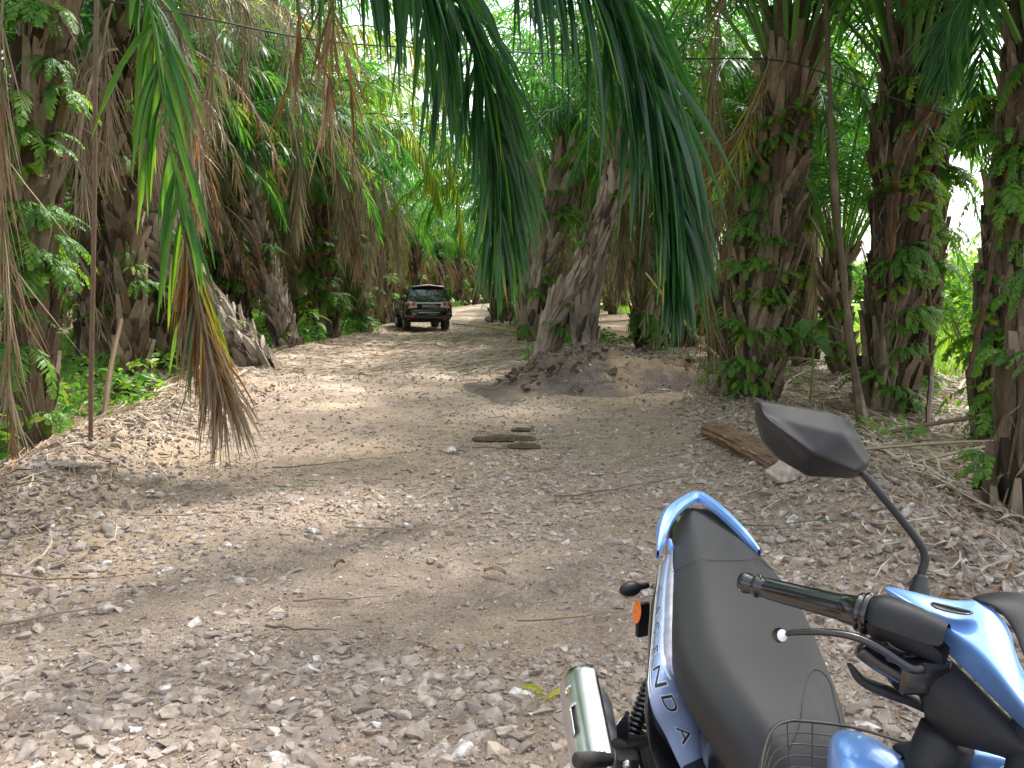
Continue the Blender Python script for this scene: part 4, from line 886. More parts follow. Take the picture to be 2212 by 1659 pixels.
    mb = MB(); mb.lathe(at(1684, 1372, y=1.0), (.3, -1, .35), [(.0062, .0075), (.0078, .006), (.0080, .0001)], 18); part(mb, 'lever_tip', WHITEP, lvr)
    mb = MB(); ho = [at(1835, 1436, y=.97), at(1860, 1468, y=.97), at(1900, 1488, y=.965), at(1960, 1510, y=.96), at(2010, 1535, y=.955), at(2055, 1565, y=.95)]
    mb.tube(spline(ho, 24), np.interp(np.linspace(0, 1, 24), [0, .15, .5, 1], [.005, .010, .012, .008]), 8, squash=.6); part(mb, 'brake_hose', BLACKM)
    mb = MB(); mb.tube(spline([at(1855, 1398, y=.96), at(1890, 1425, y=.955), at(1935, 1452, y=.95), at(2000, 1490, y=.95)], 16), [.013]*16, 8, squash=.9); mb.box(at(1950, 1400, y=.965), (.03, .02, .025)); mb.box(at(1985, 1450, y=.955), (.03, .02, .022)); part(mb, 'master_cylinder', BLACKP, bev=.005)
    cowl = [[(1909, 1265, 1.03), (1909, 1269, 1.02), (1914, 1277, 1.03)], [(1954, 1273, 1.02), (1944, 1290, 1.0), (1948, 1312, 1.0)], [(2007, 1286, 1.0), (1992, 1322, .97), (1990, 1360, .975)], [(2061, 1297, .99), (2050, 1362, .94), (2045, 1410, .95)],
            [(2109, 1291, .97), (2108, 1400, .90), (2100, 1464, .92)], [(2150, 1308, .95), (2150, 1450, .86), (2150, 1516, .89)], [(2188, 1362, .92), (2190, 1500, .82), (2200, 1564, .86)], [(2184, 1400, .90), (2250, 1570, .78), (2270, 1640, .82)], [(2214, 1462, .86), (2340, 1660, .73), (2350, 1740, .78)], [(2300, 1560, .80), (2430, 1790, .68), (2420, 1860, .73)]]
    G = np.array(px(cowl)); G = np.stack([G[:, 0], G[:, 0]*.25+G[:, 1]*.75+[0, 0, -.002], G[:, 1]+[0, 0, .001], G[:, 1]*.85+G[:, 2]*.15+[0, 0, -.002], G[:, 2]], 1)
    for g_ in (G, flip(G[:7])):
        mb = MB(); mb.grid(g_); part(mb, 'handlebar_cover', BLUE, sub=3, sol=.004)
    mb = MB(); f1 = [[(2006, 1296, .98), (2040, 1304, .97), (2080, 1314, .955), (2112, 1323, .94)], [(2005, 1310, .965), (2035, 1322, .95), (2070, 1329, .935), (2100, 1328, .93)]]
    mb.grid(np.array(px(f1))); part(mb, 'cover_inlay', BLACKP, sub=1, sol=.004)
    mb = MB(); f1 = [[(1998, 1290, .99), (2010, 1292, .985), (2060, 1304, .975), (2092, 1312, .96)], [(2007, 1322, .955), (2020, 1330, .95), (2060, 1350, .93), (2098, 1376, .895)], [(2014, 1340, .95), (2040, 1362, .935), (2070, 1378, .92), (2105, 1402, .88)]]
    mb.grid(np.array(px(f1))); 
    black = [[(1925, 1292, 1.01), (1895, 1330, .99), (1868, 1372, .985)], [(1958, 1325, .995), (1928, 1380, .97), (1905, 1436, .965)], [(1992, 1362, .98), (1985, 1430, .95), (1994, 1486, .955)], [(2046, 1411, .955), (2012, 1500, .925), (1996, 1592, .94)],
             [(2101, 1465, .925), (2080, 1545, .89), (2058, 1612, .91)], [(2151, 1517, .895), (2140, 1580, .86), (2130, 1626, .88)], [(2201, 1565, .865), (2210, 1620, .83), (2215, 1652, .85)], [(2272, 1642, .825), (2300, 1690, .80), (2300, 1720, .82)], [(2352, 1742, .785), (2370, 1790, .77), (2370, 1810, .78)]]
    G = np.array(px(black))
    for g_ in (G, flip(G[:6])):
        mb = MB(); mb.grid(g_); part(mb, 'lower_cover', BLACKM, sub=2, sol=.004)
    mt = np.array(px([[(2090, 1296, 1.0), (2098, 1292, .98), (2110, 1300, .96)], [(2150, 1277, .99), (2160, 1285, .96), (2152, 1310, .94)], [(2215, 1280, .97), (2225, 1310, .93), (2192, 1362, .915)], [(2300, 1310, .95), (2300, 1380, .90), (2215, 1450, .86)], [(2400, 1400, .92), (2380, 1480, .86), (2300, 1550, .80)]]))
    mb = MB(); mb.grid(mt); part(mb, 'meter_visor', BLACKM, sub=2, sol=.006)
    # left half of the head, headlamp
    hc = C+np.array([-.645, -.767, 0])*.08+np.array([0, 0, -.19]); mb = MB(); mb.lathe(hc, (-.645, -.767, -.1), [(-.08, .06), (0, .085), (.02, .08), (.045, .05), (.055, .001)], 24); part(mb, 'headlamp', CLEARL)
    # mirror with its stem
    for fl in (False, True):
        q = (lambda V: flip(V)) if fl else (lambda V: np.asarray(V, float))
        sp = spline([at(1985, 1278, y=1.03), at(1990, 1240, y=1.04), at(1998, 1206, y=1.05), at(1982, 1168, y=1.06), at(1925, 1095, y=1.09), at(1862, 1020, y=1.12)], 40)
        mb = MB(); mb.tube(q(sp), .0052, 12); mb.lathe(q(at(1985, 1292, y=1.03)), q(at(1990, 1240, y=1.04))-q(at(1985, 1292, y=1.03)), [(-.01, .018), (.004, .016), (.006, .013), (.014, .0125), (.016, .010), (.026, .009), (.03, .005)], 16); ms_ = part(mb, 'mirror_stem', BLACKM)
        y0 = 1.15
        rim = [at(a, b, y=y0) for a, b in ((1640, 869), (1720, 880), (1800, 893), (1838, 911), (1862, 950), (1880, 996), (1866, 1027), (1838, 1034), (1747, 1030), (1685, 994), (1655, 960), (1640, 910))]
        inn = [at(a, b, y=y_) for a, b, y_ in ((1650, 895, 1.135), (1720, 915, 1.12), (1820, 938, 1.112), (1872, 1005, 1.13), (1668, 912, 1.105), (1765, 985, 1.092), (1848, 1018, 1.11), (1705, 960, 1.12), (1740, 1000, 1.118))]
        V = np.array(rim+inn+[p+np.array([0, .02, 0]) for p in rim]); V = q(V)
        fs_ = [(0, 1, 13, 12), (1, 2, 14, 13), (2, 3, 4, 14), (4, 5, 15, 14), (5, 6, 18, 15), (12, 13, 17, 16), (13, 14, 17), (14, 15, 18, 17), (16, 17, 20, 19), (17, 18, 20), (6, 7, 18), (7, 8, 20, 18), (8, 9, 20), (9, 19, 20), (9, 10, 19), (10, 11, 16, 19), (11, 0, 12, 16)]
        fs_ += [(i, (i+1) % 12, 21+(i+1) % 12, 21+i) for i in range(12)]
        me = bpy.data.meshes.new('mirror_housing'); me.from_pydata([tuple(v-O) for v in V], [], fs_); me.materials.append(BLACKM); me.update()
        bm = bmesh.new(); bm.from_mesh(me); bmesh.ops.recalc_face_normals(bm, faces=bm.faces); bm.to_mesh(me); bm.free()
        mh = link('mirror_housing', me, root); ca = me.attributes.new('crease_edge', 'FLOAT', 'EDGE'); ca.data.foreach_set('value', np.full(len(me.edges), .62)); me.polygons.foreach_set('use_smooth', [True]*len(me.polygons)); subsurf(mh, 3)
        mb = MB(); V2 = q(np.array([p+np.array([0, .019, 0]) for p in rim])); c_ = V2.mean(0); mb.add(np.vstack([V2, [c_]]), None, [[i, (i+1) % 12, 12] for i in range(12)]); part(mb, 'mirror_glass', CHROME, mh, smooth=False)
    # leg shield
    for fl in (1, -1):
        Q_ = [(1788, 1700, .95), (1789, 1640, .955), (1797, 1600, .965), (1822, 1584, .97), (1868, 1592, .965), (1930, 1626, .95), (1990, 1672, .93), (2050, 1760, .90), (2060, 1900, .86), (1960, 2060, .84), (1850, 2000, .88), (1800, 1850, .92)]
        rim = np.array([at(*a[:2], y=a[2]) for a in Q_]); c_ = rim.mean(0)+np.array([-.02, -.05, .02]); mid_ = (rim*.62+c_*.38)+np.array([-.01, -.028, .012]); bk = rim+np.array([.01, .03, -.01])
        if fl < 0: rim, mid_, bk, c_ = [v-np.array(2*((v-BB(.93, .05, .8))@np.array([1., 0, 0])))[..., None]*np.array([1., 0, 0])+np.array([.05, .03, -.03]) for v in (rim, mid_, bk, c_)]
        mb = MB(); mb.grid(np.stack([np.vstack([bk, bk[:1]]), np.vstack([rim, rim[:1]]), np.vstack([mid_, mid_[:1]]), np.repeat(c_[None], 13, 0)], 0)); part(mb, 'leg_shield', BLUE, sub=2)
    mb = MB(); rows = [[at(a, b, y=y_) for a, b, y_ in r_] for r_ in ([(1905, 1604, .99), (1960, 1600, .98), (2000, 1592, .96), (2065, 1600, .95)], [(1960, 1650, .97), (1995, 1650, .96), (2030, 1650, .94), (2075, 1660, .93)], [(2000, 1720, .95), (2040, 1720, .94), (2080, 1720, .92), (2100, 1720, .91)])]
    mb.grid(rows); part(mb, 'inner_cover', BLACKM, sub=1, sol=.01)
    mb = MB(); rows = [[at(a, b, y=y_) for a, b, y_ in r_] for r_ in ([(2066, 1604, .95), (2130, 1616, .93), (2212, 1636, .91), (2330, 1660, .89)], [(2078, 1660, .92), (2140, 1670, .90), (2220, 1690, .88), (2330, 1700, .87)], [(2095, 1760, .92), (2150, 1770, .90), (2230, 1790, .88), (2330, 1800, .87)])]
    mb.grid(rows); part(mb, 'front_cover', BLUE, sub=1, sol=.01)
    # wire basket
    ring = np.array([at(a, b, z=.815) for a, b in ((1640, 1700), (1646, 1640), (1664, 1581), (1698, 1559), (1750, 1559), (1850, 1573), (1950, 1603), (2004, 1618), (2020, 1700), (2000, 1780), (1800, 1790), (1680, 1780), (1640, 1700))])
    R0 = spline(ring, 72); cen = R0.mean(0); mb = MB(); mb.tube(R0, .0021, 6, cap=False)
    for k in range(1, 9): mb.tube((R0-cen)*(1-.022*k)+cen+[0, 0, -.016*k], .0010, 5, cap=False)
    for k in range(0, 72, 6): p = R0[k]; mb.tube([p, (p-cen)*.82+cen-[0, 0, .13]], .0010, 5, cap=False)
    for k in range(4): a_, b_ = R0[6+6*k], R0[66-6*k]; mb.tube([(a_-cen)*.82+cen-[0, 0, .13], (b_-cen)*.82+cen-[0, 0, .13]], .0010, 5, cap=False)
    part(mb, 'wire_basket', WIREB)
    # front fork, wheel, fender
    hd = np.array([-.645, -.767, 0]); fa = C+hd*.22+np.array([-.11, 0, -.74]); sx = np.array([.767, -.645, 0])
    wheel(fa, hd, 'front_wheel', .285, .036)
    for s_ in (-1, 1): mb = MB(); mb.tube([fa+sx*s_*.07, C+hd*.02+sx*s_*.06-[0, 0, .2]], .018, 10); part(mb, 'fork_leg', GREYM)
    mb = MB(); mb.tube([C-[0, 0, .05], C+hd*.05-[.02, 0, .3]], .03, 10); part(mb, 'steering_column', BLACKM)
    mb = MB(); rows = []
    for a_ in np.linspace(-10, 150, 14): a_ = math.radians(a_); rows.append([fa+hd*(.33*math.cos(a_))+np.array([0, 0, .33*math.sin(a_)])+sx*d-[0, 0, abs(d)*.6] for d in (-.06, -.045, 0, .045, .06)])
    mb.grid(rows); part(mb, 'front_fender', BLUE, sol=.004)
    return root
motorcycle()

# ------------------------------------------------------------------ car
def car():
    yaw = R(13.5); p = np.array([-3.42, 32.9]); z0 = float(gz(p[0], p[1]))
    z0 = CAMZ-(713-625)/FPX*32.9*1.0
    root = empty('parked_car', (p[0], p[1], z0+.0), 'dark blue black off-road car stopped on the track, seen from behind', 'car', rz=yaw)
    yr = lambda z: -1.0 if z < 1.08 else -1.0+(z-1.08)*.42
    prof = [(.80, .50), (.89, .56), (.915, .75), (.905, .95), (.875, 1.10), (.79, 1.38), (.685, 1.66), (.60, 1.75), (.35, 1.795), (0, 1.81)]
    rows = []
    for ys, k, hood in ((-1.0, .955, 0), (-.93, .99, 0), (-.8, 1, 0), (0, 1, 0), (1.0, 1, 0), (1.9, .995, 0), (2.25, .99, .45), (2.9, .97, 1), (3.5, .93, 1), (3.72, .85, 1)):
        row = []
        for x, z in prof:
            zz = z
            if hood and z > 1.0: zz = 1.0+(z-1.0)*(1-hood)+.08*hood
            y = (yr(z)+(ys+1.0)*(1 if z < 1.1 else 1.0)) if ys < .5 else ys
            row.append([x*k, y, zz])
        rows.append(row+[[-a, b, c] for a, b, c in row[-2::-1]])
    mb = MB(); mb.grid(rows); r0 = np.array(rows[0]); h = len(prof)
    mb.grid([[r0[i]*(1, 1, 1), r0[i]*[.5, 1, 1], r0[-1-i]*[.5, 1, 1], r0[-1-i]] for i in range(h)])
    r1 = np.array(rows[-1]); mb.grid([[r1[-1-i], r1[-1-i]*[.5, 1, 1], r1[i]*[.5, 1, 1], r1[i]] for i in range(h)])
    mb.box((0, 1.3, .50), (.78, 2.2, .05)); body = mb.build('body', CARP, root, True); 
    def pt(name, mb, mat, parent=root, smooth=False, bev=0, label=None):
        o = mb.build(name, mat, parent, smooth)
        if bev: bevel(o, bev)
        if label: o['label'] = label
        return o
    def panel(pts, th=.012):   # pts (x,z) on the rear surface
        V = np.array([[x, yr(z)-.006, z] for x, z in pts]); V2 = V-[0, th, 0]; n_ = len(pts); mb = MB()
        mb.add(np.vstack([V, V2]), [[i, (i+1) % n_, (i+1) % n_+n_, i+n_] for i in range(n_)], [[n_, n_+i, n_+i+1] for i in range(1, n_-1)]); return mb
    gl = pt('rear_window', panel([(-.70, 1.14), (.70, 1.14), (.64, 1.36), (.54, 1.62), (.46, 1.65), (-.46, 1.65), (-.54, 1.62), (-.64, 1.36)]), GLASSD)
    mb = MB(); mb.tube([(-.42, -.93, 1.40), (-.1, -.95, 1.34), (.12, -.98, 1.26), (.17, -1.01, 1.15)], [.007, .009, .012, .016], 6); pt('rear_wiper', mb, BLACKM)
    mb = MB(); mb.grid([[(-.58, -.60, 1.765), (0, -.60, 1.83), (.58, -.60, 1.765)], [(-.60, -.88, 1.735), (0, -.92, 1.80), (.60, -.88, 1.735)], [(-.58, -.90, 1.71), (0, -.94, 1.765), (.58, -.90, 1.71)], [(-.54, -.74, 1.68), (0, -.76, 1.73), (.54, -.74, 1.68)]]); sp_ = pt('spoiler', mb, CARP, smooth=True)
    mb = MB(); mb.box((0, -.935, 1.765), (.16, .006, .012)); pt('brake_light', mb, REDL, sp_)
    mb = MB(); mb.grid([[(x, -1.02, z+.03-.012*(x/.5)**2) for x in np.linspace(-.50, .50, 9)], [(x, -1.045, z+.005-.012*(x/.5)**2) for x in np.linspace(-.50, .50, 9)], [(x, -1.02, z-.03-.0*(x/.5)**2) for x in np.linspace(-.47, .47, 9)]] if (z := 1.105) else []); pt('chrome_garnish', mb, WHITEP, smooth=True)  # plain white colour stands in for the bright reflection on the chrome
    for s in (-1, 1):
        mb = MB(); V = [(.49*s, -1.02, 1.155), (.66*s, -1.02, 1.165), (.82*s, -1.00, 1.15), (.885*s, -.93, 1.12), (.90*s, -.86, 1.04), (.885*s, -.95, .93), (.82*s, -1.01, .90), (.60*s, -1.02, .925), (.44*s, -1.02, .93)]
        cc_ = [(.67*s, -1.045, 1.04)]; n_ = len(V); mb.add(V+cc_, None, [[i, (i+1) % n_, n_] for i in range(n_)]); tl_ = pt('tail_light', mb, CLEARL)
        for xx, zz, rr_, yy in ((.60, 1.065, .062, -1.045), (.78, 1.06, .066, -1.03)):
            mb = MB(); mb.lathe((xx*s, yy, zz), (0, -1, 0), [(-.02, rr_), (.008, rr_*.95), (.016, rr_*.6), (.018, .001)], 16); pt('red_lens', mb, REDL, tl_)
        mb = MB(); mb.box((.62*s, -1.065, .60), (.13, .012, .022)); pt('reflector', mb, REDL)
        mb = MB(); V = [(.83, -.25, 1.16), (.83, .70, 1.16), (.83, 1.60, 1.14), (.77, 1.35, 1.50), (.735, .9, 1.66), (.735, -.2, 1.66), (.76, -.62, 1.55), (.82, -.72, 1.18)]; V = [((x+.055 if z < 1.3 else x+.012)*s, y, z) for x, y, z in V]
        mb.add(V+[(.80*s+.04*s, .4, 1.38)], None, [[i, (i+1) % 8, 8] for i in range(8)]); pt('side_window', mb, GLASSD)
        mb = MB(); mb.box((1.0*s, 1.75, 1.17), (.10, .05, .075)); mb.tube([(.86*s, 1.78, 1.12), (.95*s, 1.76, 1.13)], .03, 6); wm = pt('wing_mirror', mb, CARP, bev=.03)
        mb = MB(); mb.box((1.0*s, 1.698, 1.17), (.085, .003, .06)); pt('mirror_glass', mb, GLASSD, wm)
        mb = MB(); mb.tube([(.90*s, .3, .47), (.90*s, 2.3, .47)], .035, 6, squash=.5); pt('side_step', mb, BLACKM)
        for y in (0, 2.75):
            hd_ = .0 if y == 0 else R(6); A = np.array([math.cos(hd_), math.sin(hd_), 0])*s; c_ = np.array([.765*s, y, .385])
            mb = MB(); w = .135; mb.lathe(c_, A, [(-w, .22), (-w, .34), (-w*.85, .375), (-w*.4, .388), (w*.4, .388), (w*.85, .375), (w, .34), (w, .24)], 36); ty = pt('wheel', mb, RUBBER, smooth=True)
            mb = MB(); mb.lathe(c_, A, [(w*.4, .24), (w*.85, .235), (w*.6, .19), (w*.5, .06), (w*.9, .05), (w*.95, .001)], 24); pt('rim', mb, SILVER, ty)
            mb = MB(); rows = []
            for a_ in np.linspace(5, 175, 14): a_ = math.radians(a_); rows.append([(xx*s, y+rq*math.cos(a_), .42+rq*math.sin(a_)) for xx, rq in ((.88, .46), (.945, .45), (.95, .41), (.80, .40))])
            mb.grid(rows); pt('wheel_arch', mb, CARP, smooth=True)
    mb = MB(); V = []
    for z, y, h_ in ((.86, -1.015, .88), (.80, -1.06, .90), (.66, -1.09, .905), (.56, -1.08, .89), (.46, -1.03, .84), (.44, -.9, .80)): V.append([(x*h_, y+.10*abs(x)**5, z+(.06 if z < .5 and abs(x) > .8 else 0)) for x in np.linspace(-1, 1, 17)])
    mb.grid(V); pt('rear_bumper', mb, CARP, smooth=True)
    mb = MB(); mb.tube([(-.4, -1.10, .735), (0, -1.105, .735), (.4, -1.10, .735)], .012, 6); pt('bumper_trim', mb, SILVER)
    mb = MB(); mb.box((0, 0, .40), (.7, .06, .06)); mb.tube([(.5, -.95, .42), (.5, -1.06, .41)], .03, 10); mb.box((0, -.5, .50), (.6, .35, .08)); mb.box((0, 2.75, .40), (.6, .05, .05)); pt('axle_and_exhaust', mb, BLACKM)
    mb = MB(); mb.box((0, -1.035, .985), (.262, .008, .064)); pl_ = pt('licence_plate', mb, WHITEP)
    mb = MB(); mb.box((0, -1.040, .985), (.250, .008, .058)); pt('plate_field', mb, BLACKM, pl_)
    def text(body_, size, loc, parent, mat, sx=1.):
        cu = bpy.data.curves.new('t', 'FONT'); cu.body = body_; cu.align_x = 'CENTER'; cu.align_y = 'CENTER'; cu.size = size; cu.extrude = .002; cu.offset = 0; cu.resolution_u = 2
        ob = bpy.data.objects.new('t', cu); COL.objects.link(ob); bpy.context.view_layer.update()
        me = bpy.data.meshes.new_from_object(ob.evaluated_get(bpy.context.evaluated_depsgraph_get())); bpy.data.objects.remove(ob)
        me.transform(Matrix.Scale(sx, 4, (1, 0, 0))); me.transform(Matrix.Rotation(math.pi/2, 4, 'X')); me.materials.clear(); me.materials.append(mat); o = link('lettering', me, parent); o.location = loc; return o
    text('WA5479K', .115, (0, -1.052, .985), pl_, WHITEP, .92)
    mb = MB(); mb.box((.62, -1.0, 1.205), (.06, .02, .010)); mb.box((.70, -1.025, .865), (.03, .004, .014)); pt('badge', mb, SILVER)
    return root
car()

# ------------------------------------------------------------------ soil heap with clods, and the loose big stones
def heap():
    c = np.array([1.36, 12.9]); root = empty('soil_heap', (c[0], c[1], float(gz(*c))-.02), 'grey heap of loose soil with roots at the foot of the leaning palm', 'soil heap')
    n_ = 130; xs = np.linspace(-2.1, 2.3, n_); ys = np.linspace(-2.6, 2.6, n_); X, Y = np.meshgrid(xs, ys)
    d = np.sqrt((X/np.where(X < 0, 1.3, 1.65))**2+(Y/2.0)**2)
    Z = .54*np.clip(1-d**1.35, 0, 1)**.9+.16*np.exp(-((X-1.2)/.8)**2-((Y+.6)/.8)**2)+.24*np.exp(-((X+1.0)/.5)**2-((Y+.9)/.7)**2)+.18*np.exp(-((X-1.3)/.5)**2-((Y+1.3)/.6)**2)
    k = np.clip(Z/.25, 0, 1); Z = Z+k*(.28*fbm(X*1.8, Y*1.8, 71, 4)+.22*fbm(X*6, Y*6, 73, 4)*np.where(X < -.1, 1.6, .8))-.05*(1-k)
    G = np.stack([X, Y, Z], -1); mb = MB(); mb.grid(G); mb.build('earth', MOUNDM, root, True)
    def hz(x, y):
        i = np.clip((y+2.6)/5.2*(n_-1), 0, n_-1).astype(int); j = np.clip((x+2.1)/4.4*(n_-1), 0, n_-1).astype(int); return Z[i, j]
    r = np.random.default_rng(21); mb = MB()
    q = 1800; x = r.normal(size=q)*1.0; y = r.normal(size=q)*1.1; s = hz(x, y) > .03; x, y = x[s], y[s]
    scatter_stones(mb, np.stack([x, y], -1), .012+.03*r.random(len(x))**2, r, HS, .6, .2, hz, np.clip(r.normal(.3, .25, len(x)), 0, 1))
    o = mb.build('pebbles', STONE, root); o['kind'] = 'stuff'
    mb = MB(); k_ = 0
    while k_ < 330:
        x, y = (-1.05+r.normal()*.4, -.75+r.normal()*.55) if k_ < 220 else (r.normal()*.9, -.6+r.normal()*.9)
        if hz(np.array(x), np.array(y)) < .02: k_ += 1; continue
        scatter_stones(mb, np.array([[x, y]]), np.array([.02+.09*r.random()**2.5]), r, HV, .6, .1, hz, np.array([-.2])); k_ += 1
    mb.build('soil_clods', CLODM, root)['kind'] = 'stuff'
    mb = MB()
    for k_ in range(60):
        x, y = r.normal()*1.0, -.5+r.normal()*.9; a = r.random()*6.28; P = []
        for u in np.linspace(0, 1, 7): xx, yy = x+math.cos(a)*u*.5, y+math.sin(a)*u*.5; P.append([xx, yy, hz(np.array(xx), np.array(yy))+.012+.03*math.sin(u*3.1)+r.normal()*.012])
        mb.tube(spline(P, 12), [.005]*12, 4, .82+r.normal()*.06, cap=False)
    mb.build('roots', STALK, root)['kind'] = 'stuff'
n = NT('clod_soil'); c = n.coord(); nz = n.noise(c, 14, 5, .7)
n.set(Base_Color=n.ramp(nz, [(.3, (.07, .048, .036)), (.5, (.13, .092, .07)), (.7, (.22, .165, .125))]), Roughness=.95, Normal=n.bump(nz, 1., .03)); CLODM = n.m
heap()
def rock(name, px, py, w, h, d, tint, label, rz=0., cat='stone', group=None, seed=0, npts=22, y=None, sink=.3, mat=STONE):
    r = np.random.default_rng(900+seed); bm = bmesh.new()
    for p in nrm(r.normal(size=(npts, 3)))*(.85+.2*r.random((npts, 1))): bm.verts.new(p)
    bmesh.ops.convex_hull(bm, input=bm.verts)
    for v in [v for v in bm.verts if not v.link_faces]: bm.verts.remove(v)
    bmesh.ops.triangulate(bm, faces=bm.faces); bm.verts.index_update()
    V = np.array([v.co[:] for v in bm.verts])*[w/2, d/2, h/2]; F = np.array([[v.index for v in f.verts] for f in bm.faces]); bm.free()
    mb = MB(); mb.add(V, None, F, tint); p = gp(px, py) if y is None else at(px, py, y=y)
    o = mb.build(name, mat); o.location = (p[0], p[1], p[2]+h*(.5-sink)); o.rotation_euler = (r.normal()*.1, r.normal()*.1, rz); bevel(o, min(w, h)*.04, 1)
    return tag(o, label, cat, group)
rock('boulder', 1700, 1035, .34, .20, .26, .55, 'large tan angular stone on the right berm just left below the mirror', .5, seed=1)
rock('stone', 972, 978, .13, .07, .10, 1., 'white block-like stone in the middle of the road', .2, seed=2, npts=9, sink=.1)
rock('stone', 1060, 697, .75, .50, .5, .3, 'grey rounded stone right of the car, beside the tan one', .2, seed=3)
rock('stone', 1078, 694, .5, .46, .4, .5, 'tan stone leaning against the grey one right of the car', .7, seed=4)
rock('stone', 1450, 806, .42, .28, .3, .75, 'pale stone among the litter right of the soil heap', .3, seed=5, y=14.2)
rock('stone', 1022, 787, .30, .16, .25, .45, 'lone brown-grey stone at the left foot of the soil heap', .3, seed=6)
rock('stone', 230, 1322, .10, .07, .08, .78, 'cream stone lying alone on the bare dirt at the lower left', .3, seed=7)
rock('stone', 935, 1215, .09, .05, .07, .6, 'flat pinkish stone by itself on the dirt left of the seat', 1.3, seed=8)
rock('stone', 985, 1100, .10, .08, .07, .3, 'pointed grey stone in the rubble at mid road', 1.9, seed=9)
rock('stone', 970, 1155, .08, .065, .06, .2, 'dark small upright stone in front of the pointed grey stone', .3, seed=10)
rock('stone', 420, 950, .12, .08, .1, .7, 'pale stone on the crest of the left berm beside the hanging stalk', .3, seed=11)
rock('stone', 165, 1185, .12, .07, .1, .6, 'pinkish flat stone at the left edge below the berm', .3, seed=12)
# decayed log, bark pieces
def log():
    a, b = gp(1530, 935), gp(1680, 1010); a[2] += .03; b[2] += .0; O = (a+b)/2
    r = np.random.default_rng(3); root = empty('decayed_log', O, 'short rotten reddish log lying on the right berm left of the mirror', 'log')
    mb = MB(); P = spline([a-O, O*0+[0, 0, .03], b-O], 30); k = 26; rr_ = np.interp(np.linspace(0, 1, 30), [0, .1, .6, 1], [.08, .11, .10, .06])
    th = np.linspace(0, 2*np.pi, k, endpoint=False); T = nrm(np.gradient(P, axis=0)); B = nrm(np.cross(T, [0, 0, 1.])); N_ = np.cross(B, T)
    prof = 1+.30*fbm(np.arange(30)[:, None]*.35, th[None]*2.2, 5, 4)+.05*r.normal(size=(1, k))+.03*r.normal(size=(30, k)); R_ = rr_[:, None]*prof
    V = P[:, None]+R_[..., None]*(np.cos(th)[None, :, None]*B[:, None]+.8*np.sin(th)[None, :, None]*N_[:, None])
    V = np.concatenate([V, V[:, :1]], 1); mb.grid(V, .5); mb.add(np.vstack([V[0, :-1], [P[0]+T[0]*.03]]), None, [[i, (i+1) % k, k] for i in range(k)], .2); mb.add(np.vstack([V[-1, :-1], [P[-1]]]), None, [[(i+1) % k, i, k] for i in range(k)], .2)
    mb.build('wood', WOOD, root, False)
    mb = MB()
    for i in range(26):
        j = r.integers(2, 28); t_ = r.random()*3.1; p = P[j]+rr_[j]*1.02*(math.cos(t_)*B[j]+.8*math.sin(t_)*N_[j]); d = T[j]*(.05+.08*r.random()); mb.tube([p-d, p+[0, 0, .006], p+d+[0, 0, .02*r.random()]], [.004, .009, .002], 4, .9)
    mb.build('splinters', WOOD, root)['kind'] = 'stuff'
log()
def bark_piece(px, py, L, w, rz, label, seed, curl=.5, tint=.3, mat=BARK):
    r = np.random.default_rng(seed); p = gp(px, py); rows = []
    for u in np.linspace(-1, 1, 12):
        ww = w*(1-.7*abs(u)**2.5)*(.85+.3*r.random()); rows.append([(u*L/2, v*ww/2+r.normal()*.004, .012+curl*w*(.5-abs(v)**2*.5)*(1-u*u*.8)+r.normal()*.005) for v in np.linspace(-1, 1, 7)])
    mb = MB(); mb.grid(rows, tint); o = mb.build('bark_piece', mat); solid(o, .012); o.location = tuple(p); o.rotation_euler = (0, 0, rz); return tag(o, label, 'bark', 'bark pieces on the road')
bark_piece(1088, 952, .60, .17, .05, 'long dark curled bark piece on the road at mid distance', 1)
bark_piece(1128, 932, .22, .09, .1, 'short bark sliver lying just behind the long dark piece', 2)
bark_piece(1132, 968, .30, .12, -.15, 'brown fibrous scrap lying just in front of the long dark piece', 3)
bark_piece(105, 1010, .55, .09, .1, 'grey curled frond base lying on the foot of the left berm', 4, .4, .8, BARKP)

# ------------------------------------------------------------------ litter, grass, low plants
def strips(mb, xy, L, w, r, tint, lift=.01, zf=gz, aniso=None, curl=.6):
    n_ = len(xy); a = r.random(n_)*np.pi if aniso is None else r.normal(size=n_)*aniso; k = 4; us = np.linspace(-.5, .5, k); bend = r.normal(size=n_)*curl; tl_ = r.normal(size=n_)*.10; rows = []
    for u in us:
        ang = a+bend*u; x = xy[:, 0]+np.cos(a)*u*L-np.sin(a)*bend*u*u*L; y = xy[:, 1]+np.sin(a)*u*L+np.cos(a)*bend*u*u*L
        z = zf(x, y)+lift*(.4+r.random(n_))+np.abs(tl_)*(u+.5)*L; wv = np.stack([-np.sin(ang), np.cos(ang), r.normal(size=n_)*.5], -1)*(w*(1-1.2*u*u*2)*.5)[:, None]; c_ = np.stack([x, y, z], -1); rows += [c_-wv, c_+wv]
    A = np.stack(rows, 1); base = (np.arange(n_)*2*k)[:, None, None]; Q = (np.array([[j*2, j*2+1, j*2+3, j*2+2] for j in range(k-1)])[None]+base).reshape(-1, 4)
    mb.add(A.reshape(-1, 3), Q, None, np.repeat(tint, 2*k))
rl = np.random.default_rng(31); mb = MB()
def tn(n_, a=.88, s=.09): return np.clip(rl.normal(a, s, n_), .66, 1.03)
xy = field_pts(2600, rl, 1.8, 9, lor, hir); strips(mb, xy, .04+.16*rl.random(len(xy))**2, .0012+.0022*rl.random(len(xy)), rl, tn(len(xy), .84, .12), .008, curl=.8)
xy = field_pts(5500, rl, 5, 16, lor, hir, lambda x, y: .3+.7*vnoise(x*1.2, y*.8, 91)); strips(mb, xy, .06+.22*rl.random(len(xy))**2, .004+.006*rl.random(len(xy)), rl, tn(len(xy), .90, .10), .012, aniso=.7)
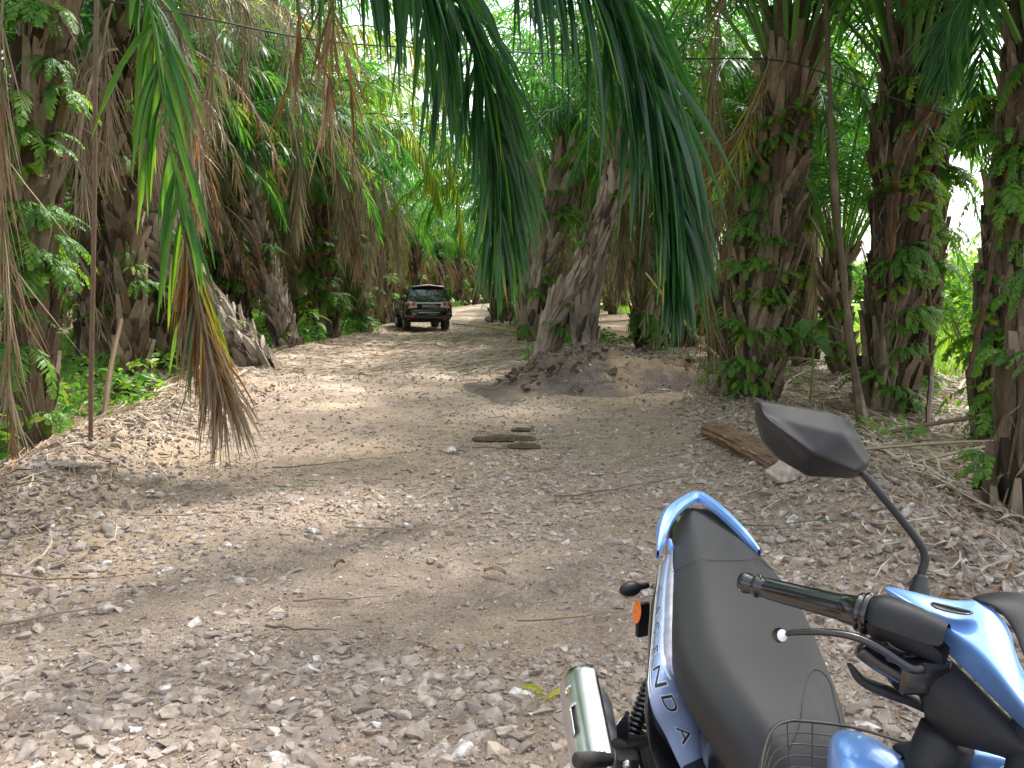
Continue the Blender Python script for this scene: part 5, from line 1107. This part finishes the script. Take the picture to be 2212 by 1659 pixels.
xy = field_pts(9000, rl, 14, 40, lor, hir, None, 1.4); strips(mb, xy, .12+.3*rl.random(len(xy)), .008+.012*rl.random(len(xy)), rl, tn(len(xy), .93, .08), .012, aniso=.7)
xy = np.vstack([edge(2600, xL, -.3, .5, 4, 14), edge(2200, xR, .6, .5, 3, 12)]); strips(mb, xy, .08+.3*rl.random(len(xy))**2, .005+.008*rl.random(len(xy)), rl, tn(len(xy), .86, .1), .03)
x = 1.5+9*rl.random(26000)**1.2; y = 4.5+17*rl.random(26000); k = (x > xR(y)+.7) & (x < .7*y+1.5); strips(mb, np.stack([x, y], -1)[k], .12+.5*rl.random(k.sum())**1.5, .006+.014*rl.random(k.sum()), rl, tn(k.sum(), .90, .09), .06)
x = -1*(3+9*rl.random(9000)); y = 5+20*rl.random(9000); k = (x < xL(y)-.5) & (x > -.7*y-1.5); strips(mb, np.stack([x, y], -1)[k], .15+.5*rl.random(k.sum())**1.5, .006+.014*rl.random(k.sum()), rl, tn(k.sum(), .84, .1), .05)
tag(mb.build('leaf_litter', STALK), kind='stuff')
# longer individual twigs and leaves on the near road
def twig(px, py, L, r0, rz, tint, label, seed, name='twig', cat='twig', bend=.12):
    r = np.random.default_rng(seed); p = gp(px, py); P = []
    for u in np.linspace(-.5, .5, 8): x, y = p[0]+math.cos(rz)*u*L-math.sin(rz)*bend*u*u*4*L*.3, p[1]+math.sin(rz)*u*L+math.cos(rz)*bend*u*u*4*L*.3; P.append([x, y, float(gz(x, y))+.022+.012*r.random()])
    mb = MB(); mb.tube(spline(np.array(P)-p, 20), np.linspace(r0, r0*.3, 20), 6, tint); o = mb.build(name, STALK); o.location = tuple(p); return tag(o, label, cat, 'twigs on the near road')
for i, a in enumerate([(90, 1345, .75, .008, .6, .86, 'long grey twig at the left edge beneath the berm'), (170, 1262, .7, .005, .25, .80, 'thin dark twig across the lower left dirt'), (890, 1152, .80, .006, -.03, .9, 'pale straw stalk lying across the middle of the near road'),
      (735, 1306, .42, .005, .15, .82, 'short twig left of centre on bare dirt'), (650, 1372, .30, .006, -.05, .74, 'dark twig above the gravel patch at the lower centre'), (1240, 1345, .5, .004, .25, .78, 'fine dark twig left of the turn signal'),
      (640, 1060, .30, .005, .1, .25, 'green leaflet strip lying on the road below the frond tip'), (1690, 1140, .85, .005, -.55, .22, 'green stalk lying on the gravel behind the seat'), (1130, 975, .9, .006, .05, .76, 'thin dark stick behind the curled bark'),
      (700, 1010, .8, .007, .35, .8, 'twig right of the hanging frond tip'), (1350, 1060, 1.1, .006, .45, .76, 'long thin stick reaching from the road onto the right berm'), (400, 1120, .6, .006, .3, .88, 'pale twig beneath the left berm')]): twig(*a, seed=i)
def drop_leaf(px, py, L, w, rz, tint, label, seed):
    r = np.random.default_rng(seed); p = gp(px, py); rows = [[(u*L, v*w*math.sin(math.pi*(u*.94+.03)), .02+.015*abs(v)+.02*math.sin(u*3)+r.normal()*.002) for v in (-1, 0, 1)] for u in np.linspace(0, 1, 8)]
    mb = MB(); mb.grid(rows, tint); o = mb.build('fallen_leaf', LEAF, smooth=True); o.location = tuple(p); o.rotation_euler = (0, 0, rz); return tag(o, label, 'leaf', 'fallen leaves')
drop_leaf(1128, 1505, .085, .012, -.6, .50, 'yellow-green fallen leaf left of the exhaust', 1)
drop_leaf(1180, 1530, .10, .016, .4, .55, 'yellow curled leaf between the other leaf and the exhaust', 2)
drop_leaf(1045, 1243, .13, .022, -.5, .9, 'dry tan leaf on the dirt left of the turn signal', 3)
drop_leaf(722, 1235, .07, .012, .9, .74, 'small orange-brown curled leaf in the middle of the near road', 4)
drop_leaf(2060, 1330, .16, .03, 1.3, .70, 'orange-brown leaf standing behind the handlebar cover', 5)
def leafmass(mb, x, y, r, hmin, hmax, sz, asp, tint, tsd, up=.5, z0=None):
    n_ = len(x); h = hmin+(hmax-hmin)*r.random(n_)**1.3; z = (gz(x, y) if z0 is None else z0)+h; d = nrm(np.stack([r.normal(size=n_), r.normal(size=n_), up*r.normal(size=n_)+.1], -1)); W = nrm(np.cross(d, r.normal(size=(n_, 3)))); s = sz*(.6+.8*r.random(n_))
    c_ = np.stack([x, y, z], -1); A = np.stack([c_, c_+d*(s*.5)[:, None]+W*(s*asp*.5)[:, None], c_+d*s[:, None]-[0, 0, .15]*s[:, None], c_+d*(s*.5)[:, None]-W*(s*asp*.5)[:, None]], 1)
    mb.add(A.reshape(-1, 3), np.arange(n_*4).reshape(-1, 4), None, np.repeat(np.clip(tint+tsd*r.normal(size=n_), 0, .5), 4))
mb = MB(); q = 60000; y = 6+60*rl.random(q)**1.5; x = xL(y)-.6-14*rl.random(q)**1.3; k = (x > -.7*y-1) & (vnoise(x*.9, y*.6, 41)+.3*vnoise(x*3, y*3, 43) > .52+.25*np.exp(-((xL(y)-x-.6)/.7))); x, y = x[k], y[k]
leafmass(mb, x, y, rl, .0, .55, .10+.003*y, .45, .34, .07)
q = 26000; y = 20+50*rl.random(q); x = np.where(rl.random(q) < .5, xL(y)-.2-1.5*rl.random(q), xR(y)+.8+2.5*rl.random(q)); k = vnoise(x*1.2, y*.5, 47) > .45; leafmass(mb, x[k], y[k], rl, 0, .45, .16, .4, .28, .06)
q = 9000; x = 3+6*rl.random(q); y = 7+14*rl.random(q); k = (vnoise(x*1.6, y*1.2, 49) > .70) & (x > xR(y)+1.0); leafmass(mb, x[k], y[k], rl, 0, .25, .08, .5, .33, .05)
tag(mb.build('undergrowth', FERN), kind='stuff')
mb = MB(); q = 60000; x = 7.5+40*rl.random(q)**1.3; y = 13+60*rl.random(q)**1.2; k = x < .75*y+4; xy = np.stack([x, y], -1)[k]; n_ = len(xy)
h = .12+.28*rl.random(n_); a = rl.random(n_)*6.28; P0 = np.stack([xy[:, 0], xy[:, 1], gz(xy[:, 0], xy[:, 1])], -1); W = np.stack([np.cos(a), np.sin(a), 0*a], -1)*.03; Lz = np.stack([rl.normal(size=n_)*.10, rl.normal(size=n_)*.10, h], -1)
mb.add(np.stack([P0-W, P0+W, P0+Lz], 1).reshape(-1, 3), None, np.arange(n_*3).reshape(-1, 3), np.repeat(np.clip(.40+.06*rl.normal(size=n_), 0, .5), 3)); tag(mb.build('meadow_grass', FERN), kind='stuff')
# tree line closing the field, far behind
mb = MB(); q = 70000; an = rl.random(q); x = -60+150*an; y = 104+14*rl.random(q)-.25*np.maximum(x, 0); hgt = 4+6*vnoise(x*.12, x*0+3, 81)+1.5*vnoise(x*.6, x*0, 83); hgt = np.where(x > 18, hgt*.45, hgt); leafmass(mb, x, y, rl, 0, 1, .8, .5, .30, .07, z0=hgt*rl.random(q)); tag(mb.build('forest', FERN), kind='stuff')
# bushes on the sunny side
def bush(x, y, h, w, label, tint, seed, n_=2600, sz=.14):
    r = np.random.default_rng(seed); z0 = float(gz(x, y)); root = empty('bush', (x, y, z0), label, 'bush', 'bushes beyond the right palms')
    cl = nrm(r.normal(size=(22, 3)))*[w*.36, w*.36, h*.34]+[0, 0, h*.52]; i = r.integers(0, 22, n_); p = cl[i]+r.normal(size=(n_, 3))*[w*.12, w*.12, h*.10]
    mb = MB(); leafmass(mb, p[:, 0], p[:, 1], r, 0, .01, sz, .5, tint, .05, z0=np.maximum(p[:, 2], .05)); mb.build('foliage', FERN, root)
    mb = MB()
    for k in range(6): c_ = cl[r.integers(0, 22)]; mb.tube([(0, 0, -.1), c_*.5+r.normal(size=3)*.1, c_], [.05, .03, .01], 5, .8)
    mb.build('branches', STALK, root)
for i, (x, y, h, w, ti, lb) in enumerate(((13.2, 24, 2.6, 3.6, .36, 'light green bush across the sunlit field, left of the far right palm'), (17.5, 33, 3.4, 5, .30, 'large rounded bush beyond the sunny field'), (9.8, 31, 3, 4, .33, 'bush glimpsed between the two big right palms'),
      (7.6, 27, 2.6, 3.6, .28, 'bluish green bush seen past the dry strand curtain'), (24, 40, 4, 6, .32, 'farthest tall bush on the sunny side'), (13, 40, 3.5, 5, .34, 'bush behind the short young palm'))): bush(x, y, h, w, lb, ti, i, 3800, .20)
# broad-leaved plant between the right palms and small ones by the road
def broad(px, py, y, H, n_, ll, label, tint, seed, spread=1.):
    r = np.random.default_rng(seed); p = at(px, py, y=y); p[2] = float(gz(p[0], p[1])); root = empty('broadleaf_plant', p, label, 'plant')
    mb = MB(); mb.tube(spline([(0, 0, -.05), (.02, 0, H*.5), (0, .02, H)], 8), [.012]*8, 6, .4); mb.build('stem', STALK, root)
    for k in range(n_):
        az = k*2.39996+r.normal()*.2; z = H*(.7+.3*k/n_) if n_ < 10 else H*(.25+.75*k/n_); L = ll*(.75+.4*r.random()); rows = []
        for u in np.linspace(0, 1, 9):
            h_ = L*u; zz = z+L*(.45*u-.75*u*u)*spread; w = .17*L*math.sin(math.pi*min(1, u*.93+.05))**.8
            rows.append([(math.cos(az)*h_-math.sin(az)*v*w, math.sin(az)*h_+math.cos(az)*v*w, zz+abs(v)*.25*w) for v in (-1, 0, 1)])
        mb = MB(); mb.grid(rows, tint+.04*r.normal()); mb.build('leaf', FERN, root, True)
broad(1752, 790, 10.6, 1.15, 8, .62, 'tall plant with long drooping broad leaves between the two big right palms', .24, 1)
broad(672, 715, 22, .9, 12, .5, 'leafy plant at the left road edge before the fern-clad palm', .36, 2)
broad(1140, 738, 15.4, .45, 14, .22, 'small bright plant at the left foot of the soil heap', .32, 3)
broad(560, 470, 19.4, .5, 7, .3, 'epiphyte', .38, 4) if False else None
# fallen fronds in the litter on the right, bare branches
base_f = []
for k in range(3):
    r = np.random.default_rng(70+k); m = MB(); P = np.array([[u*3.2, .25*math.sin(u*2.5+k), .10+.10*math.sin(u*3)] for u in np.linspace(0, 1, 8)])
    frond(m, P, r, 60, .55, .016, .25, 55, 25, 0, 12, .25, .93, .06, .02, .022, rt=.9, ms=1, keep=.8, roll=1.0, bref=np.array([0, 1., 0])); base_f.append(m.mesh('fallen_frond', [LEAF, STALK]))
rq = random.Random(9)
spots = [(1900, 900, .3), (2060, 905, 2.2), (1720, 850, 1.2), (1850, 1000, 2.9), (2010, 1040, .2), (2150, 1080, 2.4), (1780, 880, 3.4), (2100, 860, .9), (1980, 940, 1.7), (2180, 1000, .5), (1730, 800, 2.9), (1900, 820, 2.1), (2080, 980, 3.0)]
for i, (a, b, rz) in enumerate(spots):
    rz = rz-3.14 if 2.3 < rz < 4 else rz; p = gp(a, b); o = link('fallen_frond', base_f[i % 3]); o.location = (p[0], p[1], p[2]+.02); o.rotation_euler = (rq.gauss(0, .05), rq.gauss(0, .05), rz); s = rq.uniform(.6, .95); o.scale = (s, s, s)
    tag(o, 'dry straw-coloured palm frond lying in the litter under the right palms', 'palm frond', 'fallen fronds under the right palms')
def branch(label, pts, r0, r1, tint, squash=.7):
    P = np.array(pts); mb = MB(); O = P.mean(0); mb.tube(spline(P-O, 20), np.linspace(r0, r1, 20), 7, tint, squash=squash); o = mb.build('bare_branch', STALK); o.location = tuple(O); tag(o, label, 'branch')
branch('long brown frond stalk lying nearly level between the two right-hand palms', [at(1868, 945, y=8.2), at(2000, 918, y=8.1), at(2100, 903, y=8.0), at(2200, 893, y=7.9)], .035, .025, .78)
branch('greyish stalk on the left ground running up to the leaning palm', [at(265, 962, y=8.5), at(420, 870, y=10.5), at(530, 800, y=12.8)], .045, .03, .90)
branch('second brown stalk lower on the left ground beside the grey one', [at(270, 968, y=8.2), at(420, 905, y=9.4), at(475, 880, y=10.2)], .035, .025, .80)
branch('thick grey stalk leaning upright behind the hanging bare stalk', [at(222, 925, y=9.0), at(238, 800, y=9.4), at(262, 690, y=9.8)], .05, .03, .80)
branch('cut pale stalk lying on the left berm crest', [at(325, 990, y=6.9), at(400, 955, y=7.5), at(440, 935, y=7.9)], .03, .045, .94)
branch('yellowish green stalk leaning behind the soil heap', [at(1395, 590, y=13.6), at(1500, 720, y=12.6), at(1640, 850, y=11.6)], .018, .025, .50)
branch('thin yellow-brown stalk lying across the road end right of the car', [at(985, 700, y=27), at(1060, 708, y=24), at(1130, 718, y=21.5)], .03, .03, .60)
branch('white split stalk in the litter right of the heap', [at(1432, 815, y=11.9), at(1460, 832, y=11.5), at(1490, 850, y=11.2)], .02, .03, 1.0, .4)
# black cable slung across
P = [at(-200, -60, y=7.6), at(330, 18, y=8.0), at(700, 88, y=8.6), at(1020, 107, y=9.2), at(1400, 126, y=9.8), at(1682, 131, y=10.35), at(1830, 178, y=9.8), at(2000, 235, y=9.0), at(2215, 300, y=8.4), at(2500, 380, y=8.0)]
mb = MB(); O = P[3]; mb.tube(spline(np.array(P)-O, 120), .009, 6); o = mb.build('cable', WIREM); o.location = tuple(O); tag(o, 'thin black cable slung across the road between the palms', 'cable')
